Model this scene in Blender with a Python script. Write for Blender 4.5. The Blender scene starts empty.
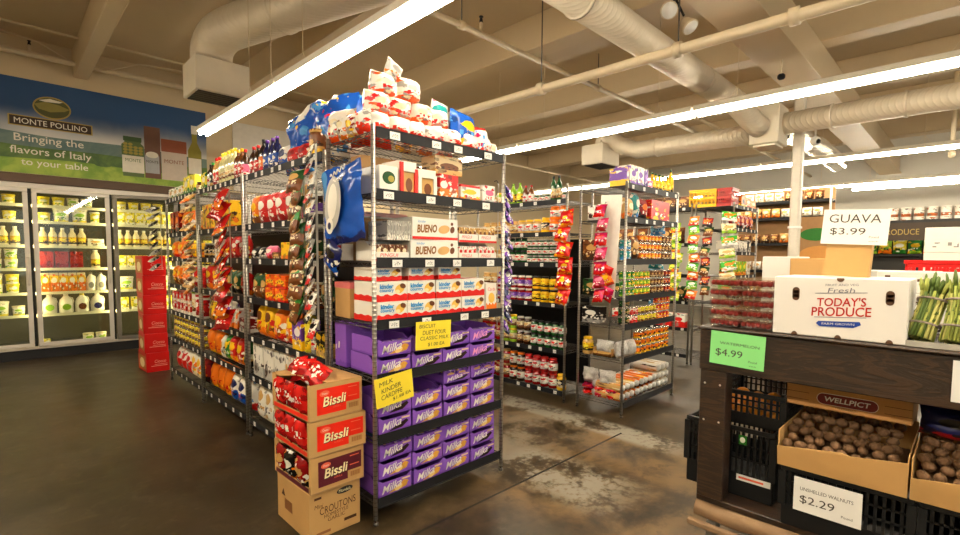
import bpy, math, random
from mathutils import Vector, Matrix, noise
R = random.Random(7)
PI = math.pi
SC = bpy.context.scene
COL = SC.collection

# ------------------------------------------------------------------ materials
class NT:
    """small helper that writes shader node expressions"""
    def __init__(s, name):
        s.m = bpy.data.materials.new(name); s.m.use_nodes = True
        s.t = s.m.node_tree; s.t.nodes.clear()
        s.out = s.n('ShaderNodeOutputMaterial'); s.b = s.n('ShaderNodeBsdfPrincipled')
        s.l(s.b.outputs[0], s.out.inputs[0])
    def n(s, k, **kw):
        o = s.t.nodes.new(k)
        for a, v in kw.items(): setattr(o, a, v)
        return o
    def l(s, a, b): s.t.links.new(a, b)
    def put(s, sock, v):
        if isinstance(v, bpy.types.NodeSocket): s.l(v, sock)
        elif isinstance(v, (tuple, list)): sock.default_value = (*v, 1.0) if len(v) == 3 and sock.type == 'RGBA' else v
        else: sock.default_value = v
    def ma(s, op, a, b=0.0, c=None):
        o = s.n('ShaderNodeMath', operation=op); s.put(o.inputs[0], a); s.put(o.inputs[1], b)
        if c is not None: s.put(o.inputs[2], c)
        return o.outputs[0]
    def mix(s, f, a, b):
        o = s.n('ShaderNodeMix', data_type='RGBA'); s.put(o.inputs[0], f); s.put(o.inputs[6], a); s.put(o.inputs[7], b)
        return o.outputs[2]
    def noise(s, vec, scale, detail=3, rough=.55, dist=0):
        o = s.n('ShaderNodeTexNoise'); s.l(vec, o.inputs['Vector']); o.inputs['Scale'].default_value = scale
        o.inputs['Detail'].default_value = detail; o.inputs['Roughness'].default_value = rough; o.inputs['Distortion'].default_value = dist
        return o.outputs[0]
    def step(s, v, a, b):
        o = s.n('ShaderNodeMapRange'); o.interpolation_type = 'SMOOTHSTEP'; s.put(o.inputs[0], v)
        s.put(o.inputs[1], a); s.put(o.inputs[2], b); return o.outputs[0]
    def coord(s, k='Object'): return s.n('ShaderNodeTexCoord').outputs[k]
    def xyz(s, v):
        o = s.n('ShaderNodeSeparateXYZ'); s.l(v, o.inputs[0]); return o.outputs
    def bump(s, h, st=.3, d=.01):
        o = s.n('ShaderNodeBump'); s.l(h, o.inputs['Height']); o.inputs['Strength'].default_value = st; o.inputs['Distance'].default_value = d
        s.l(o.outputs[0], s.b.inputs['Normal'])
    def set(s, col=None, rough=None, metal=None, spec=None):
        if col is not None: s.put(s.b.inputs['Base Color'], col)
        if rough is not None: s.put(s.b.inputs['Roughness'], rough)
        if metal is not None: s.put(s.b.inputs['Metallic'], metal)
        if spec is not None: s.put(s.b.inputs['Specular IOR Level'], spec)
        return s.m

_M = {}
def plain(name, col, rough=.5, metal=0.0, var=.12, scale=14, bump=0.0, spec=.35):
    if name in _M: return _M[name]
    t = NT(name); c = t.coord()
    f = t.noise(c, scale, 4)
    lo = tuple(x * (1 - var) for x in col); hi = tuple(min(1, x * (1 + var)) for x in col)
    t.set(t.mix(f, lo, hi), rough, metal, spec)
    if bump: t.bump(t.noise(c, scale * 3, 4), bump)
    _M[name] = t.m; return t.m

def emit(name, col, st):
    if name in _M: return _M[name]
    t = NT(name); t.set(col, .4); t.put(t.b.inputs['Emission Color'], col); t.b.inputs['Emission Strength'].default_value = st
    _M[name] = t.m; return t.m

def prt(name, base, band=None, blob=None, ink=(.95, .93, .88), bz=.28, be=(.5, .62, .32, .15), line=(.5, .36, .62, .16), rough=.35, tip=None, metal=0.0, busy=.14):
    """printed packaging: ground colour, a wavy lower band, an oval picture, rows of lettering-like marks"""
    if name in _M: return _M[name]
    t = NT(name); g = t.coord('Generated'); X, Y, Z = t.xyz(g)[0:3]
    rnd = t.n('ShaderNodeObjectInfo').outputs['Random']
    of = t.n('ShaderNodeVectorMath', operation='ADD'); t.l(g, of.inputs[0]); cb_ = t.n('ShaderNodeCombineXYZ'); t.put(cb_.inputs[0], t.ma('MULTIPLY', rnd, 37.0)); t.put(cb_.inputs[2], t.ma('MULTIPLY', rnd, 11.0)); t.l(cb_.outputs[0], of.inputs[1])
    nz = t.noise(of.outputs[0], 4.2, 4); n0 = t.ma('SUBTRACT', nz, .5)
    c = t.mix(t.ma('MULTIPLY', t.ma('ABSOLUTE', n0), .6), base, tuple(x * .6 for x in base))
    if band:
        zz = t.ma('ADD', Z, t.ma('MULTIPLY', n0, .25))
        c = t.mix(t.step(zz, bz + .015, bz - .015), c, band)
    if busy and (band or blob):
        vo = t.n('ShaderNodeTexVoronoi'); vo.inputs['Scale'].default_value = 1.0; vo.inputs['Randomness'].default_value = 1.0
        vm = t.n('ShaderNodeCombineXYZ'); t.put(vm.inputs[0], t.ma('ADD', t.ma('MULTIPLY', X, 5.0), t.ma('MULTIPLY', rnd, 7.0))); t.put(vm.inputs[1], t.ma('MULTIPLY', Y, 3.0)); t.put(vm.inputs[2], t.ma('ADD', t.ma('MULTIPLY', Z, 8.0), t.ma('MULTIPLY', rnd, 3.0)))
        wv = t.n('ShaderNodeVectorMath', operation='MULTIPLY_ADD'); nn = t.n('ShaderNodeTexNoise'); t.l(vm.outputs[0], nn.inputs['Vector']); nn.inputs['Scale'].default_value = 2.2
        t.l(nn.outputs['Color'], wv.inputs[0]); wv.inputs[1].default_value = (.9, .9, .9); t.l(vm.outputs[0], wv.inputs[2]); t.l(wv.outputs[0], vo.inputs['Vector'])
        rv, gv, bv_ = t.xyz(vo.outputs['Color'])[0:3]
        c = t.mix(t.ma('GREATER_THAN', rv, 1 - busy * .6), c, band or blob)
        if blob: c = t.mix(t.ma('GREATER_THAN', gv, 1 - busy * .5), c, blob)
        c = t.mix(t.ma('GREATER_THAN', bv_, 1 - busy * .35), c, ink or tuple(x * .25 for x in base))
        c = t.mix(t.ma('MULTIPLY', t.ma('LESS_THAN', bv_, busy * .4), .75), c, tuple(x * .22 for x in base))
    if tip:
        c = t.mix(t.step(Z, .86, .88), c, tip)
    if blob:
        dx = t.ma('DIVIDE', t.ma('SUBTRACT', X, t.ma('ADD', be[0] - .06, t.ma('MULTIPLY', rnd, .12))), be[2]); dz = t.ma('DIVIDE', t.ma('SUBTRACT', Z, be[1]), be[3])
        d = t.ma('ADD', t.ma('ADD', t.ma('MULTIPLY', dx, dx), t.ma('MULTIPLY', dz, dz)), t.ma('MULTIPLY', n0, .6))
        c = t.mix(t.step(d, 1.0, .85), c, blob)
    if ink:
        br = t.n('ShaderNodeTexVoronoi'); br.feature = 'F1'; br.distance = 'CHEBYCHEV'
        mp = t.n('ShaderNodeCombineXYZ'); t.put(mp.inputs[0], t.ma('MULTIPLY', X, 9.0)); t.put(mp.inputs[1], t.ma('ADD', t.ma('MULTIPLY', Z, 5.0), rnd)); t.l(mp.outputs[0], br.inputs['Vector']); br.inputs['Scale'].default_value = 1.0
        inr = t.ma('MULTIPLY', t.ma('LESS_THAN', t.ma('ABSOLUTE', t.ma('SUBTRACT', X, line[0])), line[2] / 2), t.ma('LESS_THAN', t.ma('ABSOLUTE', t.ma('SUBTRACT', Z, line[1])), line[3] / 2))
        c = t.mix(t.ma('MULTIPLY', inr, t.ma('LESS_THAN', br.outputs['Distance'], .36)), c, ink)
    t.set(c, rough, metal, .3)
    _M[name] = t.m; return t.m

# ------------------------------------------------------------------ mesh builder
_TXT = {}
def text_geo(s, bold=0.0):
    k = (s, bold)
    if k not in _TXT:
        cu = bpy.data.curves.new('lettering', 'FONT'); cu.body = s; cu.size = 1.0; cu.resolution_u = 3; cu.offset = bold
        ob = bpy.data.objects.new('lettering', cu); COL.objects.link(ob)
        dg = bpy.context.evaluated_depsgraph_get(); dg.update()
        me = bpy.data.meshes.new_from_object(ob.evaluated_get(dg))
        vs = [tuple(v.co) for v in me.vertices]; fs = [tuple(p.vertices) for p in me.polygons]
        bpy.data.objects.remove(ob); bpy.data.curves.remove(cu); bpy.data.meshes.remove(me)
        x0 = min(v[0] for v in vs); x1 = max(v[0] for v in vs); y0 = min(v[1] for v in vs); y1 = max(v[1] for v in vs)
        _TXT[k] = ([((v[0] - x0) / (x1 - x0) - .5, (v[1] - y0) / (y1 - y0) - .5) for v in vs], fs)
    return _TXT[k]

class MB:
    def __init__(s): s.v = []; s.f = []; s.fm = []; s.fs = []; s.mats = []; s.xf = None
    def mi(s, m):
        if m not in s.mats: s.mats.append(m)
        return s.mats.index(m)
    def add(s, vs, fs, m, smooth=False):
        b = len(s.v); i = s.mi(m)
        for p in vs:
            p = Vector(p); s.v.append(tuple(s.xf @ p if s.xf is not None else p))
        for f in fs: s.f.append(tuple(b + k for k in f)); s.fm.append(i); s.fs.append(smooth)
        return s
    def box(s, x0, x1, y0, y1, z0, z1, m, bv=0.0):
        if bv <= 0:
            vs = [(x, y, z) for x in (x0, x1) for y in (y0, y1) for z in (z0, z1)]
            return s.add(vs, [(0, 1, 3, 2), (4, 6, 7, 5), (0, 4, 5, 1), (2, 3, 7, 6), (0, 2, 6, 4), (1, 5, 7, 3)], m)
        bv = min(bv, (x1 - x0) * .45, (y1 - y0) * .45, (z1 - z0) * .45)
        X = (x0, x1); Y = (y0, y1); Z = (z0, z1); vs = []; idx = {}
        for i in (0, 1):
            for j in (0, 1):
                for k in (0, 1):
                    sx, sy, sz = (1 - 2 * i) * bv, (1 - 2 * j) * bv, (1 - 2 * k) * bv
                    for a, p in enumerate(((X[i], Y[j] + sy, Z[k] + sz), (X[i] + sx, Y[j], Z[k] + sz), (X[i] + sx, Y[j] + sy, Z[k]))):
                        idx[i, j, k, a] = len(vs); vs.append(p)
        q = lambda *t: tuple(idx[u] for u in t); fs = []
        for i in (0, 1): fs.append(q((i, 0, 0, 0), (i, 0, 1, 0), (i, 1, 1, 0), (i, 1, 0, 0))[::1 if i == 0 else -1])
        for j in (0, 1): fs.append(q((0, j, 0, 1), (1, j, 0, 1), (1, j, 1, 1), (0, j, 1, 1))[::1 if j == 0 else -1])
        for k in (0, 1): fs.append(q((0, 0, k, 2), (0, 1, k, 2), (1, 1, k, 2), (1, 0, k, 2))[::1 if k == 0 else -1])
        for i in (0, 1):
            for j in (0, 1): fs.append(q((i, j, 0, 0), (i, j, 0, 1), (i, j, 1, 1), (i, j, 1, 0)))
            for k in (0, 1): fs.append(q((i, 0, k, 0), (i, 1, k, 0), (i, 1, k, 2), (i, 0, k, 2)))
        for j in (0, 1):
            for k in (0, 1): fs.append(q((0, j, k, 1), (1, j, k, 1), (1, j, k, 2), (0, j, k, 2)))
        for i in (0, 1):
            for j in (0, 1):
                for k in (0, 1): fs.append(q((i, j, k, 0), (i, j, k, 1), (i, j, k, 2)))
        return s.add(vs, fs, m)
    def lathe(s, prof, m, n=16, o=(0, 0, 0), smooth=True, sx=1.0, sy=1.0):
        vs = []; fs = []
        for r, z in prof:
            for k in range(n):
                a = 2 * PI * k / n; vs.append((o[0] + r * sx * math.cos(a), o[1] + r * sy * math.sin(a), o[2] + z))
        for i in range(len(prof) - 1):
            for k in range(n): fs.append((i * n + k, i * n + (k + 1) % n, (i + 1) * n + (k + 1) % n, (i + 1) * n + k))
        if prof[0][0] > 1e-4: fs.append(tuple(range(n))[::-1])
        if prof[-1][0] > 1e-4: fs.append(tuple((len(prof) - 1) * n + k for k in range(n)))
        return s.add(vs, fs, m, smooth)
    def tube(s, pts, r, m, n=8, smooth=True, cap=True):
        pts = [Vector(p) for p in pts]; vs = []; fs = []; rr = r if isinstance(r, (list, tuple)) else [r] * len(pts)
        up = None
        for i, p in enumerate(pts):
            d = (pts[min(i + 1, len(pts) - 1)] - pts[max(i - 1, 0)]).normalized()
            if up is None:
                up = Vector((0, 0, 1)) if abs(d.z) < .9 else Vector((1, 0, 0))
            a = d.cross(up).normalized(); up = a.cross(d).normalized()
            for k in range(n):
                t = 2 * PI * (k + .5) / n; vs.append(p + (a * math.cos(t) + up * math.sin(t)) * rr[i])
        for i in range(len(pts) - 1):
            for k in range(n): fs.append((i * n + k, i * n + (k + 1) % n, (i + 1) * n + (k + 1) % n, (i + 1) * n + k))
        if cap: fs.append(tuple(range(n))[::-1]); fs.append(tuple((len(pts) - 1) * n + k for k in range(n)))
        return s.add(vs, fs, m, smooth)
    def ell(s, c, r, m, n=12, k=8, seed=None, amp=0.0):
        vs = []; fs = []
        for i in range(k + 1):
            a = PI * i / k
            for j in range(n):
                b = 2 * PI * j / n; d = Vector((math.sin(a) * math.cos(b), math.sin(a) * math.sin(b), math.cos(a)))
                e = 1 + (amp * noise.noise(d * 2.3 + Vector((seed, 0, seed * .7))) if seed is not None else 0)
                vs.append((c[0] + d.x * r[0] * e, c[1] + d.y * r[1] * e, c[2] + d.z * r[2] * e))
        for i in range(k):
            for j in range(n): fs.append((i * n + j, i * n + (j + 1) % n, (i + 1) * n + (j + 1) % n, (i + 1) * n + j))
        return s.add(vs, fs, m, True)
    # flat print on a surface: frame (o, ux, uz)
    def poly(s, fr, pts, m, lift=.0008):
        o, ux, uz = (Vector(q) for q in fr); nn = ux.cross(uz).normalized()
        return s.add([o + ux * a + uz * b + nn * lift for a, b in pts], [tuple(range(len(pts)))], m)
    def rect(s, fr, a0, a1, b0, b1, m, lift=.0008): return s.poly(fr, [(a0, b0), (a1, b0), (a1, b1), (a0, b1)], m, lift)
    def oval(s, fr, a, b, ra, rb, m, lift=.0012, n=20, rot=0.0):
        return s.poly(fr, [(a + ra * math.cos(t) * math.cos(rot) - rb * math.sin(t) * math.sin(rot), b + ra * math.cos(t) * math.sin(rot) + rb * math.sin(t) * math.cos(rot)) for t in (2 * PI * k / n for k in range(n))], m, lift)
    def text(s, fr, txt, a, b, w, h, m, lift=.0016, shear=0.0, slope=0.0, bold=0.0):
        o, ux, uz = (Vector(q) for q in fr); nn = ux.cross(uz).normalized(); vs, fs = text_geo(txt, bold)
        return s.add([o + ux * (a + x * w + y * h * shear) + uz * (b + y * h + x * w * slope) + nn * lift for x, y in vs], fs, m)
    def pouch(s, w, h, t, m, seed=0, nx=9, nz=11, wr=.12, o=(0, 0, 0)):
        """a filled bag: two bulging faces pinched at the sealed top and bottom"""
        vs = []; fs = []
        for sd in (-1, 1):
            for i in range(nz + 1):
                v = i / nz * 2 - 1
                for j in range(nx + 1):
                    u = j / nx * 2 - 1
                    th = max(0, 1 - abs(u) ** 2.6) ** .6 * max(0, 1 - abs(v) ** 3.2) ** .7
                    q = noise.noise(Vector((u * 2.1 + seed, v * 2.3, sd * 3 + seed * .3))) * wr + noise.noise(Vector((u * 5 + seed, v * 5, sd * 3))) * wr * .5
                    th = max(0.0, th * (1 + q * 1.3) + (q * .25 if abs(v) > .8 else 0))
                    wid = w / 2 * (1 - .1 * (1 - v * v) * .5 + noise.noise(Vector((v * 3, seed, 1))) * .03)
                    vs.append((o[0] + u * wid, o[1] + sd * th * t / 2, o[2] + (v + 1) / 2 * h + noise.noise(Vector((u * 2, seed * 1.7, v))) * .02 * h * (1 if i in (0, nz) else 0)))
        st = (nx + 1) * (nz + 1)
        for sd in (0, 1):
            for i in range(nz):
                for j in range(nx):
                    a = sd * st + i * (nx + 1) + j; f = (a, a + 1, a + nx + 2, a + nx + 1); fs.append(f if sd == 0 else f[::-1])
        return s.add(vs, fs, m, True)
    def crumple(s, amp, sc, seed=0.0):
        s.v = [tuple(Vector(p) + noise.noise_vector(Vector(p) * sc + Vector((seed, seed * .3, 0))) * amp) for p in s.v]; return s
    def mesh(s, name):
        me = bpy.data.meshes.new(name); me.from_pydata(s.v, [], s.f)
        for m in s.mats: me.materials.append(m)
        me.polygons.foreach_set('material_index', s.fm); me.polygons.foreach_set('use_smooth', s.fs); me.update()
        return me

def mk(name, mb, parent=None, loc=None, label=None, link=True):
    o = bpy.data.objects.new(name, mb.mesh(name) if isinstance(mb, MB) else mb)
    if link: COL.objects.link(o)
    if parent is not None: o.parent = parent
    if loc is not None: o.location = loc
    if label: o['label'] = label
    return o
def tag(o, label, cat, group=None, kind=None):
    o['label'] = label; o['category'] = cat
    if group: o['group'] = group
    if kind: o['kind'] = kind
    return o
def root(name, label, cat, loc=(0, 0, 0), rz=0.0, group=None):
    o = bpy.data.objects.new(name, None); COL.objects.link(o); o.empty_display_size = .05
    o.location = loc; o.rotation_euler = (0, 0, rz); return tag(o, label, cat, group)
def struct(name, mb, label=None):
    o = mk(name, mb); o['kind'] = 'structure'
    if label: o['label'] = label
    return o

# a kind of product: built once, then copied with its parts
class Proto:
    def __init__(s, name, cat, desc, w, d, h, body, parts=(), group=None):
        s.name, s.cat, s.desc, s.w, s.d, s.h = name, cat, desc, w, d, h
        s.body = body.mesh(name) if body is not None else None
        s.parts = [(n, m.mesh(n) if isinstance(m, MB) else m, l) for n, m, l in parts]
    def put(s, loc, rot, label, group):
        if not 4 <= len(label.split()) <= 16: print('LABEL LENGTH', len(label.split()), label)
        r = bpy.data.objects.new(s.name, s.body); COL.objects.link(r); r.location = loc
        r.rotation_euler = rot if isinstance(rot, tuple) else (0, 0, rot)
        tag(r, label, s.cat, group)
        for n, m, l in s.parts:
            c = bpy.data.objects.new(n, m); COL.objects.link(c); c.parent = r
            if l: c['label'] = l
        return r

ORD = 'first second third fourth fifth sixth seventh eighth ninth tenth eleventh twelfth thirteenth fourteenth fifteenth sixteenth'.split()
LAY = {1: [''], 2: ['bottom layer', 'top layer'], 3: ['bottom layer', 'middle layer', 'top layer'], 4: ['bottom layer', 'second layer', 'third layer', 'top layer']}
_cnt = {}
def fill(face, plane, start, end, z, items, where, frm, group=None, setback=.03, jit=.004):
    """set products in a row on a shelf. face 'W' looks towards -X and runs from large Y to small Y; face 'S' looks towards -Y and runs along +X.
    items: (proto, count, options)"""
    L = abs(end - start); cur = 0.0
    tot = sum(p.w * n + o.get('gap', .006) * n + o.get('skip', 0) for p, n, o in items)
    sc = 1.0
    free = (L - tot) / max(1, sum(n for p, n, o in items))
    if free < -.001: print('ROW TOO LONG', where, round(tot, 3), round(L, 3))
    free = max(0, min(free, .012)) if not items[0][2].get('spread') else max(0, free)
    for p, n, o in items:
        cur += o.get('skip', 0)
        for k in range(n):
            cur += p.w / 2 + o.get('gap', .006) / 2 + free / 2
            lay = o.get('layers', 1); back = o.get('back', 0.0)
            for q in range(lay):
                dy = setback + p.d / 2 + back + R.uniform(0, jit * 2)
                rz = R.uniform(-1, 1) * o.get('turn', .03)
                lx = o.get('tip', 0.0)
                if face == 'W': loc = (plane + dy, start - cur, z + q * (p.h + .001) + .0015); rot = (0, 0, -PI / 2 + rz)
                else: loc = (start + cur, plane + dy, z + q * (p.h + .001) + .0015); rot = (0, 0, rz)
                if lx: rot = (lx, 0, rot[2]); loc = (loc[0], loc[1], loc[2] + abs(lx) * p.d / 2)
                key = (p.desc, where, q); _cnt[key] = _cnt.get(key, 0) + 1
                single = n == 1 and lay == 1 and sum(1 for it in items if it[0].desc == p.desc) == 1
                pos = '' if single else f', {ORD[_cnt[key]-1]} {frm}'
                ly = LAY[lay][q]
                lab = f"{p.desc}{pos}{', ' + ly if ly else ''}, {where}"
                for a_, b_ in ((' snack rack', ' rack'), ('from the cooler end', 'from the cooler'), (' shelf of ', ' shelf, '), (' from the cooler', ' from cooler'), ('from the ', 'from '), (' layer', '')):
                    if len(lab.split()) > 16: lab = lab.replace(a_, b_)
                p.put(loc, rot, lab, group or f'{p.cat}s on the {where}')
            cur += p.w / 2 + o.get('gap', .006) / 2 + free / 2
# ------------------------------------------------------------------ shared materials
WHITE = plain('white_card', (.80, .78, .73), .5, var=.05)
BLACK = plain('black_print', (.02, .018, .016), .5)
def chrome():
    t = NT('ringed_chrome_post'); c = t.coord(); z = t.xyz(c)[2]
    w = t.ma('SINE', t.ma('MULTIPLY', z, 2 * PI / .0254)); t.bump(w, .3, .003)
    ring = t.ma('GREATER_THAN', w, .93)
    return t.set(t.mix(ring, (.50, .47, .42), (.20, .18, .155)), .34, .85)
CHROME = chrome()
WIRE = plain('shelf_wire', (.10, .092, .082), .42, .7)
RAILM = plain('charcoal_price_rail', (.014, .014, .016), .5, spec=.2)
TAGM = prt('shelf_price_tag', (.82, .80, .74), None, None, ink=(.25, .22, .2), line=(.5, .5, .7, .5), rough=.5)
STEEL = plain('stainless_trim', (.70, .66, .58), .32, .55, var=.06)
KRAFT = plain('kraft_cardboard', (.52, .30, .105), .75, var=.1, scale=9, bump=.05)
KRAFTD = plain('kraft_cardboard_inside', (.38, .22, .09), .8, var=.12)
GALV = plain('painted_duct_metal', (.70, .62, .48), .45, .0, var=.1, scale=5)
BEIGE = plain('beige_ceiling_paint', (.58, .455, .285), .45, var=.10, scale=1.2, bump=.05)
PIPEM = plain('cream_pipe_paint', (.62, .51, .34), .42, var=.1)
DARKP = plain('dark_plastic', (.008, .008, .009), .5, spec=.2)
GLASSM = None
def glass():
    t = NT('cooler_door_glass'); t.t.nodes.remove(t.b)
    tr = t.n('ShaderNodeBsdfTransparent'); gl = t.n('ShaderNodeBsdfGlossy'); gl.inputs['Roughness'].default_value = .03
    fr = t.n('ShaderNodeFresnel'); fr.inputs['IOR'].default_value = 1.5; mx = t.n('ShaderNodeMixShader')
    tr.inputs[0].default_value = (.93, .95, .9, 1)
    t.l(fr.outputs[0], mx.inputs[0]); t.l(tr.outputs[0], mx.inputs[1]); t.l(gl.outputs[0], mx.inputs[2]); t.l(mx.outputs[0], t.out.inputs[0])
    return t.m
GLASSM = glass()

# ------------------------------------------------------------------ the room
CEIL = 4.45
def floor_mat():
    t = NT('stained_polished_concrete'); c = t.coord(); x, y, z = t.xyz(c)[0:3]
    n1 = t.noise(c, .55, 5, .6); n2 = t.noise(c, 2.6, 6, .62, .3); n3 = t.noise(c, 22, 4, .6)
    col = t.mix(t.step(n1, .35, .65), (.020, .0135, .006), (.050, .034, .015))
    col = t.mix(t.ma('MULTIPLY', t.step(n2, .48, .75), .5), col, (.095, .072, .042))
    col = t.mix(t.ma('MULTIPLY', t.step(n2, .48, .28), .55), col, (.018, .013, .008))
    band = lambda v, a, b, s=.12: t.ma('MULTIPLY', t.step(v, a - s, a + s), t.step(v, b + s, b - s))
    col = t.mix(t.ma('MULTIPLY', t.step(n3, .5, .72), .45), col, (.010, .008, .005))
    n4 = t.noise(c, 7.5, 5, .65, .4); col = t.mix(t.ma('MULTIPLY', t.step(n4, .52, .75), .4), col, (.11, .08, .045))
    # ochre wear of the crossing between the racks
    wear = t.ma('MULTIPLY', band(x, 2.2, 3.75), band(y, .9, 3.7, .25))
    col = t.mix(t.ma('MULTIPLY', wear, t.step(n2, .32, .68)), col, (.175, .105, .042))
    wide = t.ma('MULTIPLY', band(x, .2, 5, .8), band(y, -1, 2.4, .8))
    col = t.mix(t.ma('MULTIPLY', wide, t.ma('MULTIPLY', t.step(n2, .4, .75), .5)), col, (.15, .09, .037))
    col = t.mix(t.ma('MULTIPLY', t.step(n4, .47, .3), .6), col, (.03, .02, .010))
    # pale paint left along the old lines
    l1 = t.ma('MULTIPLY', band(x, 3.58, 3.88, .05), band(y, 1.55, 6.5, .2)); l2 = t.ma('MULTIPLY', band(x, 2.42, 2.95, .12), band(y, 1.5, 2.5, .2)); l3 = t.ma('MULTIPLY', band(x, 2.5, 3.6, .2), band(y, 2.3, 3.0, .3))
    pm = t.ma('MAXIMUM', t.ma('MAXIMUM', l1, t.ma('MULTIPLY', l2, .9)), t.ma('MULTIPLY', l3, .55))
    worn = t.ma('MULTIPLY', pm, t.step(t.ma('ADD', n2, t.ma('MULTIPLY', n3, .6)), .70, .86))
    col = t.mix(worn, col, (.27, .245, .19))
    # sawn joint
    gr = t.ma('MULTIPLY', t.ma('LESS_THAN', t.ma('ABSOLUTE', t.ma('SUBTRACT', y, t.ma('ADD', 2.065, t.ma('MULTIPLY', n2, .01)))), .009), t.ma('LESS_THAN', x, 3.72))
    col = t.mix(gr, col, (.012, .010, .008))
    spk = t.ma('GREATER_THAN', t.noise(c, 26, 2), .79)
    col = t.mix(t.ma('MULTIPLY', spk, .5), col, (.30, .25, .17))
    r = t.ma('ADD', t.ma('MULTIPLY', n2, .30), t.ma('ADD', .24, t.ma('MULTIPLY', worn, .3)))
    t.set(col, r, 0, .32); t.bump(t.ma('SUBTRACT', t.ma('MULTIPLY', n2, .3), gr), .10, .008)
    return t.m
X0, X1, Y0, Y1 = -4.2, 15.6, -5.0, 9.4
m = MB(); m.box(X0 - .1, X1 + .1, Y0 - .1, Y1 + 1.4, -.1, 0, floor_mat()); struct('floor', m)
m = MB(); m.box(X0 - .1, X1 + .1, Y0 - .1, Y1 + 1.4, CEIL, CEIL + .1, BEIGE); struct('ceiling', m)
WALLM = plain('cream_wall_paint', (.60, .48, .30), .6, var=.08, scale=1.5, bump=.03)
WALLR = plain('pale_wall_paint', (.52, .49, .42), .6, var=.05, scale=1.5)
m = MB(); m.box(X0, 3.2, Y1, Y1 + .12, 2.47, CEIL, WALLM); m.box(3.2, X1, Y1, Y1 + .12, 0, CEIL, WALLM); m.box(X0, -2.0, Y1, Y1 + .12, 0, 2.47, WALLM)
m.box(X0, 3.3, Y1 + 1.3, Y1 + 1.4, 0, CEIL, WALLM)
struct('wall_back', m)
m = MB(); m.box(X1, X1 + .1, Y0, Y1, 0, CEIL, WALLR); struct('wall_right', m)
m = MB(); m.box(X0 - .1, X0, Y0, Y1 + 1.4, 0, CEIL, WALLM); struct('wall_left', m)
# the shop front behind: wall with a row of panes
m = MB(); m.box(X0, X1, Y0 - .1, Y0, 0, .7, WALLM); m.box(X0, X1, Y0 - .1, Y0, 3.0, CEIL, WALLM)
for a, b in ((X0, -3.4), (.1, .4), (4.0, 4.3), (8, 8.3), (12, X1)): m.box(a, b, Y0 - .1, Y0, .7, 3.0, WALLM)
struct('wall_front', m)
for i, (a, b) in enumerate(((-3.4, .1), (.4, 4.0), (4.3, 8), (8.3, 12))):
    m = MB(); m.box(a, b, Y0 - .06, Y0 - .05, .7, 3.0, GLASSM); struct(f'window_{i+1}', m)
# concrete joists and the steel girder under the deck
for i, jx in enumerate((-3.1, -1.05, .97, 2.95, 4.88, 7.05, 9.1, 11.2, 13.3)):
    w = .085 if jx < 2 else .14
    m = MB(); m.box(jx - w, jx + w, Y0, Y1, 4.05, CEIL, BEIGE, .01); struct('trim_%d' % (i + 1), m, 'beige ceiling joist running towards the cooler wall')
m = MB(); m.box(3.2, X1, 1.40, 1.74, 3.62, 4.06, BEIGE, .015); m.box(3.2, X1, 1.36, 1.78, 3.60, 3.625, BEIGE, .004); struct('trim_20', m, 'deep beige girder crossing under the joists')
m = MB(); m.box(7.38, 7.50, 1.64, 1.76, 0, 3.6, plain('white_pole_paint', (.66, .60, .50), .45), .02); m.box(7.37, 7.51, 1.63, 1.77, 1.90, 1.93, WHITE, .004)
o = struct('trim_21', m, 'pale steel pole holding up the girder'); o.name = 'column_1'

# ------------------------------------------------------------------ lights
TUBE = emit('fluorescent_tube_glow', (1.0, .90, .72), 66.0)
HOUS = plain('white_lamp_housing', (.74, .68, .56), .4)
hb = MB(); hb.box(-.085, .085, -1.2, 1.2, .022, .075, HOUS, .006)
tb = MB(); tb.tube([(0, -1.19, 0), (0, 1.19, 0)], .019, TUBE, 10)
sb = MB(); sb.box(-.012, .012, -.012, .012, -.035, .035, HOUS, .005)
rb = MB(); rb.tube([(0, 0, .075), (0, 0, CEIL - 3.0)], .0035, PIPEM, 6); rb.tube([(0, -.07, .075), (0, 0, .2), (0, .07, .075)], .003, PIPEM, 5)
hm, tm, sm_, rm = (b.mesh(n) for b, n in ((hb, 'lamp_housing'), (tb, 'tube'), (sb, 'lamp_holder'), (rb, 'hanging_rod')))
def lamp(x, y, label, rods=(-.8, .8)):
    r = root('fluorescent_lamp', label, 'lamp', (x, y, 3.0), 0, 'suspended fluorescent lamps')
    mk('lamp_housing', hm, r)
    for dx in (-.036, .036): mk('tube', tm, r, (dx, 0, 0))
    for dy in (-1.2, 0): mk('lamp_holder', sm_, r, (0, dy, 0))
    for dy in rods: mk('hanging_rod', rm, r, (0, dy, 0))
rows = ((1.88, 5.7, 5, 'over the front snack run'), (5.22, 8.2, 6, 'over the aisle behind the jar rack'), (9.0, 6.2, 5, 'in the third row past the pole'), (12.35, 5.6, 4, 'in the fourth row by the far wall'), (13.1, .75, 2, 'in the short row nearest the far wall'))
rows += ((-.95, 6.6, 5, "added unseen over the left aisle"),)  # extra lamp row out of view, added to brighten goods facing the left aisle
for x, y, n, wh in rows:
    for k in range(n): lamp(x, y - 2.42 * k, f'white fluorescent lamp {wh}, {ORD[k]} from the cooler wall', (-.95, -.4) if x == 1.88 and k == 0 else (-.8, .8))

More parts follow.
